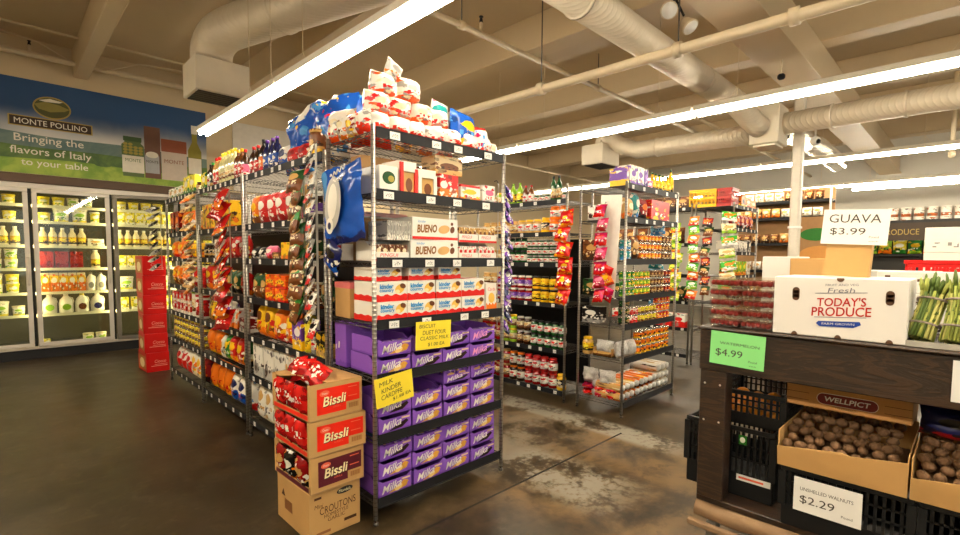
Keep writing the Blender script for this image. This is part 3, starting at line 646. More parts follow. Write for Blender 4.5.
W(Ms, a, b_, ZN[3], lv[3], [(pouch('popcorn_bag', 'orange and red popcorn bag', .19, .25, .11, A['redgrn']), 3, sp), (pouch('popcorn_bag', 'dark green popcorn bag', .15, .21, .1, A['dgreen']), 2, {}), (pouch('popcorn_bag', 'red popcorn bag', .16, .2, .1, A['redfoil']), 1, {})])
W(Ms, a, b_, ZN[2], lv[2], [(pouch('corn_chip_bag', 'yellow corn chip bag', .19, .22, .1, A['yellow']), 2, dict(spread=1, tip=-.2)), (pouch('corn_chip_bag', 'white and purple corn chip bag', .15, .22, .1, prt('white_purple_print', C['white'], C['purple'], C['purple'], C['purple'])), 1, dict(tip=-.2)), (carton('wafer_carton', 'white and orange wafer carton', .1, .12, .17, prt('white_orange_print', C['white'], C['orange'], C['orange'], C['red'])), 2, dict(tip=-.1)), (carton('wafer_carton', 'dark red and white wafer carton', .16, .12, .12, prt('dark_red_white_print', C['dred'], C['white'], C['white'], C['white'])), 1, {})])
W(Ms, a, b_, ZN[1], lv[1], [(pouch('tortilla_chip_bag', 'orange foil tortilla chip bag', .2, .25, .12, A['orangey']), 2, sp), (pouch('tortilla_chip_bag', 'thin white tortilla chip bag', .07, .22, .1, A['white']), 1, {}), (pouch('tortilla_chip_bag', 'green tortilla chip bag', .13, .24, .12, A['green']), 1, {}), (pouch('tortilla_chip_bag', 'red and yellow tortilla chip bag', .16, .25, .12, A['redgrn']), 2, {}), (pouch('tortilla_chip_bag', 'dark green tortilla chip bag', .13, .24, .12, A['dgreen']), 1, {})])
W(Ms, a, b_, ZN[0], lv[0], [(pouch('potato_chip_bag', 'plump orange potato chip bag', .2, .29, .16, A['orangey']), 3, dict(spread=1, tip=-.1)), (pouch('potato_chip_bag', 'blue and white potato chip bag', .17, .27, .14, A['bluew']), 2, dict(tip=-.1)), (pouch('potato_chip_bag', 'red and white potato chip bag', .18, .25, .14, A['whred']), 1, dict(tip=-.1))])
# near rack
a, b_ = 4.17, 2.86
W(N, a, b_, ZN[6], lv[6], [(bottle('cola_bottle', 'dark cola bottle with red cap', .035, .24, GL['dbrown'], PL['red'], LB['red']), 2, {}), (bottle('cola_bottle', 'dark soda bottle with pale orange label', .04, .27, GL['black'], PL['black'], LB['orange']), 1, {}), (bottle('cola_bottle', 'blue labelled soda bottle', .036, .25, GL['navy'], PL['purple'], LB['blue']), 3, {}), (pouch('wafer_bag', 'small blue wafer bag', .13, .16, .09, A['bluew']), 1, {}), (pouch('wafer_bag', 'crinkled red wafer bag', .15, .13, .10, prt('red_stripe_print', C['red'], C['white'], C['dred'], C['white'])), 2, {}), (bottle('malt_drink_jar', 'brown and yellow drink powder jar', .06, .19, GL['brown'], PL['tan'], prt('brown_gold_label', C['brown'], C['yellow'], C['tan'], C['dbrown']), 'jar', .8, .8, (.15, .8)), 1, {})])
W(N, a, b_, ZN[5], lv[5], [(pouch('cookie_bag', 'orange and black cookie bag', .13, .24, .1, A['orangebr']), 1, {}), (pouch('cookie_bag', 'red and white cookie bag', .15, .24, .1, prt('red_cookie_print', C['red'], C['dred'], C['white'], C['white'])), 4, {}), (pouch('cookie_bag', 'tan and pink cookie bag', .14, .25, .1, prt('tan_pink_print', C['tan'], C['pink'], C['white'], C['red'])), 1, {}), (jar('spread_jar', 'dark spread jar', .05, .15, GL['dbrown'], PL['dbrown'], LB['purple']), 2, {})])
W(N, a, b_, ZN[4], lv[4], [(pouch('prune_pack', 'small dark striped pack', .12, .1, .08, A['blackw']), 2, {}), (pouch('licorice_pack', 'small pink and black pack', .15, .11, .1, A['pinkp']), 1, {}), (carton('chocolate_carton', 'low dark chocolate carton', .14, .14, .06, A['brownp']), 1, {}), (carton('nut_bar_carton', 'yellow nut bar carton', .18, .14, .13, prt('yellow_plain_print', C['yellow'], C['orange'], None, None)), 1, {}), (carton('nut_bar_carton', 'dark brown nut bar carton', .12, .14, .1, A['brownp']), 1, {}), (carton('nut_bar_carton', 'dark green nut bar carton', .12, .12, .14, A['dgreen']), 1, {})])
cup = jar('pudding_cup', 'chocolate pudding cup', .036, .085, GL['brown'], PL['cream'], A['pudding'], 'cup')
W(N, a, b_, ZN[3], lv[3], [(pouch('herb_bag', 'green and brown herb bag', .13, .2, .09, A['grnbrown']), 2, {}), (carton('peanut_candy_carton', 'bright orange lettered candy carton', .18, .16, .10, A['reese']), 2, dict(layers=2)), (cup, 6, dict(layers=2, gap=.004)), (pouch('herb_bag', 'tall grey green herb bag', .12, .21, .1, A['dgreen']), 1, {})])
W(N, a, b_, ZN[2], lv[2], [(pouch('corn_snack_bag', 'yellow and brown corn snack bag', .17, .26, .12, prt('yellow_brown_print', C['yellow'], C['orange'], C['brown'], C['red'])), 2, dict(tip=-.1)), (pouch('corn_snack_bag', 'orange corn snack bag', .19, .25, .12, A['orange']), 2, dict(tip=-.1)), (carton('candy_carton', 'purple and yellow candy carton', .16, .14, .2, A['purpley']), 1, {}), (bottle('sauce_tube', 'yellow squeeze tube', .038, .22, PL['lemon'], PL['lemon'], prt('lemon_label', C['lemon'], C['yellow'], None, C['brown']), 'tube', .9, .92, (.1, .7)), 1, {}), (jar('coffee_jar', 'grey coffee jar', .04, .14, GL['grey'], PL['black'], LB['white']), 1, {}), (carton('tea_carton', 'black and yellow tea carton', .08, .12, .16, A['blackye']), 2, {})])
W(N, a, b_, ZN[1], lv[1], [(carton('cereal_carton', 'pale grey cereal carton', .2, .16, .27, A['greyw']), 3, {}), (carton('cereal_carton', 'thin white cereal carton', .06, .18, .26, A['white']), 5, dict(tip=.08)), (carton('cereal_carton', 'purple edged grey carton', .11, .16, .25, prt('grey_purple_print', C['silver'], C['purple'], C['grey'], C['black'])), 1, {})])
W(N, a, b_, ZN[0], lv[0], [(pouch('flour_bag', 'tall white flour bag', .14, .31, .1, A['white']), 5, dict(tip=-.08)), (pouch('flour_bag', 'white and yellow flour bag', .14, .29, .1, prt('white_lemon_print', C['white'], C['yellow'], C['lemon'], C['brown'])), 2, {}), (pouch('flour_bag', 'plain cream flour bag', .15, .28, .1, A['white']), 1, {})])

# hanging strips of bags
STRIP = plain('clip_strip_plastic', (.6, .58, .52), .3)
def clip_strip(pos, z1, z0, n, arts, name, desc, where, w, h, t, lean=.35, rz=-PI/2, swing=.02, slope=(0, 0)):
    """a strip hanging from a hook, every bag on it a thing of its own"""
    L = z1 - z0
    b = MB(); b.box(-.013, .013, -.001, .001, -L, 0, STRIP); b.tube([(0, .0, 0), (0, .012, .02), (0, .03, .012)], .003, WIRE, 6)
    r = mk('hanging_clip_strip', b, None, (pos[0], pos[1], z1)); r.rotation_euler = (slope[0], slope[1], rz)
    tag(r, f"thin plastic clip strip of {desc.split('|')[0]}s, {where}", 'clip strip')
    step = L / n
    mt = Matrix.Translation(r.location) @ r.rotation_euler.to_matrix().to_4x4()
    ds = desc.split('|'); ps = [pouch('hanging_' + name, ds[i % len(ds)], w, h, t, a, 'bag') for i, a in enumerate(arts)]
    for k in range(n):
        p = ps[k % len(ps)]; q = mt @ Vector((R.uniform(-swing, swing), -.012 - t * .5, -step * k - h - .008 + math.sin(k * 1.3) * .004))
        e = Matrix.Rotation(rz + R.uniform(-.25, .25), 4, 'Z') @ Matrix.Rotation(R.uniform(-.22, .22), 4, 'Y') @ Matrix.Rotation(-lean + R.uniform(-.1, .1), 4, 'X')
        top = q + Vector((0, 0, h)); base = top - e.to_3x3() @ Vector((0, 0, h))
        p.put(base, tuple(e.to_euler()), f'{p.desc}, {ORD[k]} from the strip top {where}', f'bags on the strip {where}')
clip_strip((1.375, 5.35), 2.08, 1.12, 11, [A['tan'], prt('cream_stripe_print', C['cream'], C['tan'], C['brown'], C['dbrown'])], 'cookie_pack', 'tan cookie pack|cream striped cookie pack', 'on the furthest snack rack', .15, .13, .035, .75)
clip_strip((1.365, 4.36), 2.05, .95, 10, [A['redfoil'], prt('deep_red_foil', C['red'], C['dred'], C['orange'], C['white'], busy=.06, rough=.2, metal=.2)], 'gummy_bag', 'shiny red gummy bag', 'on the middle snack rack', .24, .18, .035, .45)
clip_strip((1.365, 2.98), 2.03, 1.14, 11, [A['grnbrown'], prt('green_tan_print', C['green'], C['brown'], C['tan'], C['cream'], bz=.45, busy=.06)], 'dried_fruit_bag', 'green and brown dried fruit bag', 'on the near snack rack', .14, .15, .05, .3)
clip_strip((1.36, 2.80), 2.16, 1.05, 14, [prt('white_black_stripe_print', C['white'], C['black'], C['tan'], C['black'], bz=.2), prt('white_red_stripe_print', C['white'], C['red'], C['black'], C['dred'])], 'chew_pack', 'slim white and black pack|slim white and red pack', 'beside the end rack post', .06, .12, .02, .4)
clip_strip((1.375, 6.80), 2.06, 1.32, 9, [prt('black_stripe_print', C['black'], C['grey'], C['silver'], C['white'], busy=.05), prt('charcoal_white_print', C['black'], C['silver'], C['grey'], C['white'], busy=.05)], 'seaweed_pack', 'black and grey striped pack', 'at the cooler end', .16, .12, .03, .9)
clip_strip((2.53, 2.42), 2.02, .98, 12, [prt('navy_print', C['navy'], C['purple'], C['lav'], C['white'], rough=.25), prt('purple_navy_print', C['purple'], C['navy'], C['white'], C['white'], rough=.25)], 'chocolate_bag', 'small navy chocolate bag|small purple chocolate bag', 'on the far end post', .15, .13, .04, .5, rz=PI/2 - .9)

# big crinkled blue bag lying on top, and the blue one hanging from the end rack
BLUEB = prt('glossy_blue_bag_print', C['blue'], C['navy'], C['sky'], None, bz=.1, be=(.1, .75, .2, .25), rough=.16, busy=.0)
t = NT('blue_white_splash_bag'); g = t.coord(); n = t.noise(g, 5, 3); n2 = t.noise(g, 9, 2); c = t.mix(t.step(n, .5, .53), C['blue'], C['white']); c = t.mix(t.step(n2, .58, .62), c, C['sky']); c = t.mix(t.step(n2, .36, .33), c, C['red']); c = t.mix(t.step(t.noise(g, 14, 2), .66, .68), c, C['yellow']); t.set(c, .18); SPLASH = t.m
b = MB(); b.pouch(.72, .40, .30, SPLASH, 3.3, 22, 18, .3); b.crumple(.07, 5.5, 4); b.crumple(.03, 13, 1); b.v = [(x, y, max(z, .012)) for x, y, z in b.v]; o = mk('snack_bag', b, None, (1.64, 3.24, 2.125)); o.rotation_euler = (0, 0, -PI/2 + .1); tag(o, 'large crinkled blue and white bag lying on top of the near snack rack', 'bag')
b = MB(); b.pouch(.36, .22, .18, SPLASH, 8.1, 16, 12, .3); b.crumple(.05, 6, 9); b.v = [(x, y, max(z, .012)) for x, y, z in b.v]; o = mk('snack_bag', b, None, (1.72, 3.80, 2.125)); o.rotation_euler = (0, 0, -PI/2 + .2); tag(o, 'smaller rumpled blue bag beside the large blue one, top shelf', 'bag')
b = MB(); b.pouch(.43, .43, .055, BLUEB, 5.5, 22, 24, .35); b.crumple(.012, 9, 2); b.crumple(.008, 22, 5)
r = mk('hanging_snack_bag', b, None, (1.378, 2.505, 1.57)); r.rotation_euler = (.0, -.08, -PI/2 + .02); tag(r, 'big glossy blue bag hanging from the side of the end rack', 'bag')
q = MB(); fr = ((0, -.050, 0), (1, 0, 0), (0, 0, 1))
q.oval(fr, -.02, .22, .085, .15, PL['silver'], .0, rot=-.25); q.oval(fr, -.02, .23, .05, .1, PL['white'], .002, rot=-.25); q.oval(fr, -.06, .1, .04, .045, PL['white'], .003); q.oval(fr, -.06, .1, .018, .02, PL['navy'], .005); q.tube([(-.03 + .16 * k / 24, -.05, .37 + .012 * math.sin(k * 1.1) + .0012 * k) for k in range(25)], .0035, PL['white'], 5); q.tube([(.0 + .1 * k / 16, -.05, .34 + .007 * math.sin(k * 1.3)) for k in range(17)], .0025, PL['white'], 5)
mk('printed_picture', q, r)
b = MB(); b.pouch(.18, .17, .05, prt('navy_bag_print', C['navy'], C['blue'], C['black'], C['white'], rough=.2), 2.5, wr=.25); o = mk('hanging_snack_bag', b, None, (1.37, 2.66, 1.42)); o.rotation_euler = (.05, .5, -PI/2); tag(o, 'dark navy bag hanging under the big blue bag', 'bag')
# ------------------------------------------------------------------ the end rack: facing the camera (faces 'S')
YF = 2.285
def S(where, x0, x1, z, items, frm='from the carton stack', **k): fill('S', YF, x0, x1, z, items, where, frm, **k)
E_ = 'end rack'
MILK = prt('violet_carton', col('8656bc'), col('7446ac'), None, None, bz=.12, busy=0)
MILKI = plain('violet_inside', col('5a3a8c'), .5)
COOK = plain('biscuit_picture', col('d89a3c'), .5, var=.3, scale=60); COOKD = plain('dark_biscuit_picture', col('2a1610'), .5); PINKP = plain('pink_script', col('f0a0c8'), .5)
def display_carton(desc, kind, w=.222, d=.3, h=.104):
    """open fronted violet display carton with slanted script and a picture; packs stand inside"""
    b = MB(); t = .003; fl = .082 if kind != 'open' else .05
    b.box(-w/2, w/2, -d/2, d/2, 0, t, MILKI); b.box(-w/2, w/2, d/2 - t, d/2, t, h, MILK)
    for s in (-1, 1):
        x = s * (w/2 - t/2); b.box(x - t/2, x + t/2, -d/2 + .001, d/2 - t, t, fl, MILK)
        b.add([(x - t/2, -d/2 + .05, fl), (x + t/2, -d/2 + .05, fl), (x + t/2, d/2 - t, fl), (x - t/2, d/2 - t, fl), (x - t/2, -d/2 + .09, h), (x + t/2, -d/2 + .09, h), (x + t/2, d/2 - t, h), (x - t/2, d/2 - t, h)], [(0, 1, 5, 4), (1, 2, 6, 5), (3, 0, 4, 7), (4, 5, 6, 7)], MILK)
    f = MB(); f.box(-w/2, w/2, -d/2, -d/2 + t, 0, fl, MILK); 
    for s in (-1, 1): f.add([(s*w/2, -d/2, fl), (s*(w/2 - .03), -d/2, fl), (s*w/2, -d/2, h), (s*w/2, -d/2 + t, fl), (s*(w/2 - .03), -d/2 + t, fl), (s*w/2, -d/2 + t, h)], [(0, 1, 2), (5, 4, 3), (1, 4, 5, 2)], MILK)
    fr = ((-w/2, -d/2, 0), (1, 0, 0), (0, 0, 1))
    pm = {'cookie': COOK, 'dark': COOKD, 'pink': COOKD, 'open': COOKD}[kind]
    hh = fl
    f.poly(fr, [(w*.28, hh*.12), (w*.72, hh*.2), (w*.92, hh*.55), (w*.86, hh*.72), (w*.6, hh*.5)], pm, .0006)
    if kind == 'cookie': f.oval(fr, w*.78, hh*.5, w*.1, hh*.26, COOK, .001, rot=.4); f.oval(fr, w*.6, hh*.36, w*.12, hh*.2, plain('pale_biscuit_picture', col('f0cc78'), .5), .0014, rot=.4)
    f.text(fr, 'Milka', w*.42, hh*.60, w*.58, hh*.58, PINKP if kind == 'pink' else PL['white'], .002, .3, .16, .012)
    f.rect(fr, w*.70, w*.96, hh*.80, hh*.92, prt('carton_corner_print', col('e8c890'), C['white'], None, C['brown']), .001)
    return Proto('display_carton', 'carton', desc, w, d, h, b, [('front_panel', f, None)])
MP = {k: display_carton(d, k) for k, d in dict(cookie='violet carton with biscuit picture', dark='violet carton, dark picture', pink='violet carton, pink script', open='low fronted violet display carton').items()}
pk = MB(); pk.box(-.048, .048, -.03, .03, 0, .075, prt('violet_pack_print', col('7a4cb4'), col('3a2464'), C['tan'], C['white'], bz=.2), .006)
PACK = Proto('biscuit_pack', 'biscuit pack', 'violet biscuit pack', .1, .066, .075, pk)
cols4 = [1.58, 1.815, 2.05, 2.28]
CN = ['first', 'second', 'third', 'fourth']
def milka(level, z, grid, jit=.0):
    for i, kinds in enumerate(grid):
        for j, k in enumerate(kinds):
            if k is None: continue
            p = MP[k]; x = cols4[i] + R.uniform(-.004, .004); y = YF + .022 + p.d/2 + R.uniform(0, .012); zz = z + .0015 + j * (p.h + .001); rz = R.uniform(-.03, .03)
            ly = LAY[max(2, len(kinds))][j]
            p.put((x, y, zz), (0, 0, rz), f'{p.desc}, {CN[i]} column from the stack, {ly}, {level}', f'violet cartons on the {level}')
            top = j == len(kinds) - 1
            if k == 'open' or top:
                for q in range(2):
                    PACK.put((x - .052 + .104 * q, YF + .066, zz + .004), R.uniform(-.02, .02), f'violet pack {"nearer" if q == 0 else "further from"} the stack in {CN[i]} column carton, {ly}, {level}', f'packs in the violet cartons on the {level}')
milka('end rack bottom shelf', ZE[0], [['cookie', 'cookie', 'dark'], ['cookie', 'cookie', 'cookie'], ['cookie', 'cookie', 'cookie'], ['dark', 'dark', 'cookie']])
milka('end rack second shelf', ZE[1], [['dark', 'dark'], ['cookie', 'cookie'], ['cookie', 'cookie', 'open'], ['cookie', 'cookie', 'open']])
milka('end rack third shelf', ZE[2], [['cookie', 'cookie'], ['dark', 'dark'], ['dark', 'dark'], ['pink', 'pink']])
b = MB(); b.box(-.1, .1, -.1, .1, 0, .012, PL['sky'], .003); o = mk('chocolate_bar_box', b, None, (1.60, YF + .2, ZE[0] + .3185)); tag(o, 'flat sky blue packet lying on the violet cartons, end rack bottom shelf', 'packet')
# fourth shelf: white topped cartons with a red wave
KW = plain('white_carton_card', C['white'], .4, var=.03); KR = plain('red_carton_card', col('d8241c'), .4, var=.05); KB = plain('blue_letter_print', col('2a8ac8'), .4); KC = plain('chocolate_picture', C['brown'], .4); KY = plain('wafer_picture', col('e8b850'), .4); INK = plain('brown_letter_print', col('8a5a24'), .5); CREAMP = plain('cream_picture', col('f0dca8'), .4)
def wave(b, fr, w, z, amp, m, lift=.0008, n=14):
    b.poly(fr, [(0, 0), (w, 0)] + [(w - w * k / n, z + amp * math.sin(k * 1.5)) for k in range(n + 1)], m, lift)
def bar_carton(desc, w, d, h, word=True):
    b = MB(); b.box(-w/2, w/2, -d/2, d/2, 0, h, KW, .002); q = MB()
    for fr in (((-w/2, -d/2, 0), (1, 0, 0), (0, 0, 1)),):
        wave(b, fr, w, h*.33, h*.05, KR); b.text(fr, 'kinder', w*.33, h*.76, w*.44, h*.24, KB, .0018, 0, .02, .04); b.text(fr, 'country', w*.33, h*.53, w*.46, h*.2, KB, .0018, 0, 0, .03)
        b.oval(fr, w*.76, h*.62, w*.17, h*.22, KY, .0012, rot=.5); b.oval(fr, w*.86, h*.76, w*.1, h*.13, KC, .0016, rot=-.3); b.oval(fr, w*.68, h*.48, w*.08, h*.1, CREAMP, .002)
    fr = ((-w/2, d/2, 0), (0, -1, 0), (0, 0, 1)); wave(b, fr, d, h*.30, h*.03, KR)
    fr = ((w/2, -d/2, 0), (0, 1, 0), (0, 0, 1)); wave(b, fr, d, h*.30, h*.03, KR)
    b.rect(((-w/2, -d/2, h), (1, 0, 0), (0, 1, 0)), w*.1, w*.9, d*.1, d*.5, KR, .0008)
    return Proto('chocolate_bar_carton', 'carton', desc, w, d, h, b)
kc = bar_carton('white chocolate carton with red wavy base', .203, .24, .112)
S('end rack fourth shelf', 1.462, 2.30, ZE[3], [(kc, 4, dict(layers=2, gap=.004))])
k3 = bar_carton('red based chocolate carton lying across the top', .19, .2, .075)
for i, x in enumerate((1.56, 1.80, 2.02)): k3.put((x, YF + .17, ZE[3] + .2295), (0, 0, R.uniform(-.06, .06)), f'red based chocolate carton, {ORD[i]} of three across the top layer, end rack fourth shelf', 'topmost chocolate cartons on the end rack')
wb = MB(); wb.box(-.05, .05, -.09, .09, 0, .19, KW, .002); fr = ((-.05, -.09, 0), (1, 0, 0), (0, 0, 1)); wave(wb, fr, .1, .05, .008, plain('orange_wave', C['orange'], .4)); wb.oval(fr, .05, .09, .03, .035, KY, .0012); wb.text(fr, 'Cards', .05, .15, .07, .022, KR, .0016); 
o = mk('wafer_carton', wb, None, (2.362, YF + .12, ZE[3] + .0015)); tag(o, 'upright white wafer carton at the far post, end rack fourth shelf', 'carton')
# fifth shelf: long white cartons with gold lettering
def long_carton(desc, w, d, h):
    b = MB(); b.box(-w/2, w/2, -d/2, d/2, 0, h, KW, .002); fr = ((-w/2, -d/2, 0), (1, 0, 0), (0, 0, 1))
    b.rect(fr, 0, w, 0, h*.13, KR, .0008); b.text(fr, 'BUENO', w*.31, h*.5, w*.42, h*.38, INK, .0016, .1, .04, .04); b.text(fr, 'kinder', w*.2, h*.82, w*.16, h*.12, KB, .0016)
    b.oval(fr, w*.68, h*.5, w*.13, h*.2, plain('wafer_bar_picture', col('d8a868'), .4), .0012, rot=.15); b.oval(fr, w*.87, h*.5, w*.05, h*.17, KC, .0012, rot=-.5); b.oval(fr, w*.86, h*.78, w*.03, h*.08, KC, .0012, rot=.4)
    b.rect(((-w/2, -d/2, h), (1, 0, 0), (0, 1, 0)), w*.08, w*.92, d*.1, d*.9, CREAMP, .0006)
    return Proto('wafer_bar_carton', 'carton', desc, w, d, h, b)
lc = long_carton('long white wafer carton with gold lettering', .36, .24, .128)
for j in range(2): lc.put((1.88, YF + .155, ZE[4] + .0015 + j * .129), (0, 0, (-.02, .03)[j]), f'long white wafer carton with gold lettering, {("lower", "upper")[j]} of the pair, end rack fifth shelf', 'gold lettered cartons on the end rack')
GREYB = prt('grey_bar_edge', col('b0aaa0'), C['white'], C['grey'], None)
thin = MB(); thin.box(-.009, .009, -.1, .1, 0, .11, GREYB, .002); TH = Proto('chocolate_bar', 'chocolate bar', 'thin grey chocolate bar standing on edge', .018, .2, .11, thin)
def tray(desc, w, d, h, nbars, art, name='bar_tray'):
    b = MB(); t = .003; b.box(-w/2, w/2, -d/2, d/2, 0, t, KW); b.box(-w/2, w/2, d/2-t, d/2, 0, h, KW); b.box(-w/2, w/2, -d/2, -d/2+t, 0, h*.45, KW)
    for s in (-1, 1): b.add([(s*w/2, -d/2, 0), (s*w/2, d/2, 0), (s*w/2, d/2, h), (s*w/2, d/2 - d*.45, h), (s*w/2, -d/2, h*.45), (s*(w/2-t), -d/2, 0), (s*(w/2-t), d/2, 0), (s*(w/2-t), d/2, h), (s*(w/2-t), d/2 - d*.45, h), (s*(w/2-t), -d/2, h*.45)], [(0, 1, 2, 3, 4), (9, 8, 7, 6, 5), (4, 9, 8, 3), (3, 8, 7, 2), (0, 4, 9, 5)], KW)
    fr = ((-w/2, -d/2, 0), (1, 0, 0), (0, 0, 1)); b.rect(fr, 0, w, 0, h*.12, KR, .0008); b.text(fr, 'PINGUI', w*.4, h*.29, w*.5, h*.17, KR, .0012, .2)
    return Proto(name, 'tray', desc, w, d, h, b)
BARM = {'brown': prt('brown_bar_wrap', C['brown'], C['white'], C['cream'], C['white'], bz=.25), 'red': prt('white_red_bar_wrap', C['white'], C['red'], C['red'], C['red'], bz=.5), 'tan': prt('tan_bar_wrap', C['tan'], C['white'], C['brown'], C['white'], bz=.2)}
def tray_of(p, x, y, z, lab, where, n, art, rows=1):
    p.put((x, y, z), (0, 0, 0), lab, None); w = (p.w - .012) / n
    bb = MB(); bb.box(-w/2 + .001, w/2 - .001, -p.d/2 + .008, p.d/2 - .008, 0, p.h * .78, BARM[art], .004); Q = Proto('wrapped_bar', 'chocolate bar', 'wrapped bar', w, p.d, p.h*.78, bb)
    for k in range(n): Q.put((x - p.w/2 + .006 + w * (k + .5), y, z + .004), (0, 0, 0), f'wrapped bar, {ORD[k]} from the carton stack side in the {where}', f'bars in the {where}')
t1 = tray('white tray of brown wrapped bars', .23, .2, .115, 5, 'brown'); tray_of(t1, 1.575, YF + .14, ZE[4] + .0015, 'white tray of brown wrapped bars near the front post, end rack fifth shelf', 'white tray on the fifth shelf', 5, 'brown')
for k in range(9): TH.put((1.55 + .0195 * k, YF + .14, ZE[4] + .119), (0, 0, 0), f'thin grey chocolate bar on edge, {ORD[k]} from the carton stack, end rack fifth shelf', 'grey bars standing on the white tray')
t2 = tray('white and red tray of bars', .168, .2, .118, 3, 'red')
for j, (x, zz) in enumerate(((2.155, 0), (2.328, 0), (2.155, .12), (2.328, .12))):
    w_ = f'{("lower", "upper")[j // 2]} {("inner", "outer")[j % 2]} red edged tray'
    tray_of(t2, x, YF + .135, ZE[4] + .0015 + zz, f'white and red tray of bars, {("lower", "upper")[j // 2]} one {("beside the gold lettered cartons", "at the far post")[j % 2]}', w_, 4, 'tan' if j // 2 else 'red')
b = MB(); b.box(-.16, .16, -.09, .09, 0, .035, prt('pale_pink_carton', col('e8b0a8'), C['white'], None, None), .003); o = mk('flat_carton', b, None, (1.72, YF + .41, ZE[4] + .26)); tag(o, 'flat pale pink carton at the back of the end rack fifth shelf', 'carton')
b = MB(); b.box(-.2, .2, -.08, .08, 0, .257, KRAFTD, .003); o = mk('stock_carton', b, None, (1.72, YF + .41, ZE[4] + .0015)); tag(o, 'brown stock carton behind the gold lettered cartons, end rack fifth shelf', 'carton')
b = MB(); b.box(-.22, .22, -.08, .08, 0, .2, DARKP, .003); o = mk('stock_carton', b, None, (2.18, YF + .41, ZE[4] + .0015)); tag(o, 'black stock carton behind the red edged trays, end rack fifth shelf', 'carton')
# sixth shelf: window boxes, cartons
def window_box(desc, w, d, h, rim, inner, pic):
    b = MB(); b.box(-w/2, w/2, -d/2 + .012, d/2, 0, h, KW, .002); f = MB(); y0, y1 = -d/2, -d/2 + .012
    e = .022
    f.box(-w/2, w/2, y0, y1, 0, e, rim); f.box(-w/2, -w/2 + e, y0, y1, e, h*.95, rim); f.box(w/2 - e, w/2, y0, y1, e, h*.8, rim); f.box(-w/2 + e, w/2 - e, y0, y1, h*.7, h*.82, KW)
    b.rect(((-w/2, y1, 0), (1, 0, 0), (0, 0, 1)), e, w - e, e, h*.7, inner, .0006)
    b.oval(((-w/2, y1, 0), (1, 0, 0), (0, 0, 1)), w*.55, h*.33, w*.2, h*.2, pic, .0012)
    return Proto('window_box', 'box', desc, w, d, h, b, [('window_frame', f, None)])
z6 = ZE[5] + .0015; TANP = plain('tan_picture', C['tan'], .5)
pw = MB(); pw.box(-.06, .06, -.1, .1, 0, .155, KW, .002); fr = ((-.06, -.1, 0), (1, 0, 0), (0, 0, 1)); pw.oval(fr, .06, .09, .042, .035, plain('dark_green_picture', C['dgreen'], .5), .001); pw.oval(fr, .075, .085, .02, .018, plain('olive_picture', col('a09040'), .5), .0015); pw.rect(fr, 0, .12, 0, .018, KR, .0008)
o = mk('sweet_box', pw, None, (1.545, YF + .13, z6)); tag(o, 'white sweet box with dark green picture beside the front post, end rack sixth shelf', 'box')
window_box('w', .125, .18, .20, KR, TANP, KC).put((1.68, YF + .12, z6), (0, 0, .05), 'white box with a tan window framed in red, end rack sixth shelf', None)
window_box('w', .13, .18, .17, KW, TANP, plain('brown_toy_picture', C['brown'], .6)).put((1.825, YF + .12, z6), (0, 0, -.08), 'white window box with a tan picture, end rack sixth shelf', None)
pr = MB(); pr.box(-.075, .075, -.08, .08, 0, .16, prt('red_orange_box_print', C['red'], C['orange'], C['white'], C['white'], bz=.45, be=(.25, .6, .2, .15), line=(.6, .2, .6, .2)), .002); o = mk('sweet_box', pr, None, (1.985, YF + .11, z6)); tag(o, 'red and orange sweet box in the middle of the end rack sixth shelf', 'box')
pr = MB(); pr.box(-.11, .11, -.07, .07, 0, .11, prt('beige_carton_print', col('cfb488'), C['tan'], C['brown'], C['dbrown'], be=(.5, .45, .35, .2)), .002); o = mk('cookie_carton', pr, None, (2.00, YF + .12, z6 + .162)); tag(o, 'beige cookie carton standing on the red and orange box', 'carton')
pr = MB(); pr.box(-.085, .085, -.07, .07, 0, .115, prt('white_snack_box', C['white'], C['orange'], C['yellow'], C['red'], bz=.3, tip=C['red']), .002); o = mk('sweet_box', pr, None, (2.165, YF + .10, z6)); tag(o, 'white sweet box with red top edge and nut picture, end rack sixth shelf', 'box')
pr = MB(); pr.box(-.06, .06, -.07, .07, 0, .13, prt('white_pink_box', C['white'], C['silver'], C['pink'], C['red']), .002); o = mk('sweet_box', pr, None, (2.33, YF + .10, z6)); tag(o, 'plain white sweet box at the far post, end rack sixth shelf', 'box')
pr = MB(); pr.box(-.12, .12, -.06, .06, 0, .24, KRAFTD, .003); o = mk('stock_carton', pr, None, (1.62, YF + .30, z6)); tag(o, 'brown stock carton behind the white sweet box, end rack sixth shelf', 'carton')
for i, (x, c) in enumerate(((1.78, A['red']), (1.87, A['dkred']), (1.95, prt('maroon_tube', C['dred'], C['black'], None, C['white'])))):
    pr = MB(); pr.lathe([(.036, 0), (.038, .004), (.038, .23), (.03, .235), (0, .235)], c, 14); o = mk('sweet_tube', pr, None, (x, YF + .32, z6)); tag(o, f'tall {("red", "dark red", "maroon")[i]} sweet tube behind the window boxes, end rack sixth shelf', 'tube', 'sweet tubes behind the window boxes')
for i in range(3):
    c = MB(); c.box(-.02, .02, -.012, .012, -.05, 0, BLACK, .003); c.tube([(-.012, 0, 0), (-.008, 0, .03), (0, 0, .05), (.008, 0, .03), (.012, 0, 0)], .0025, WIRE, 6); o = mk('binder_clip', c, None, (2.12 + .1 * i, YF + .42, ZE[6] - .085)); tag(o, f'black binder clip under the top shelf of the end rack, {ORD[i]} from its middle', 'clip', 'binder clips under the top shelf')
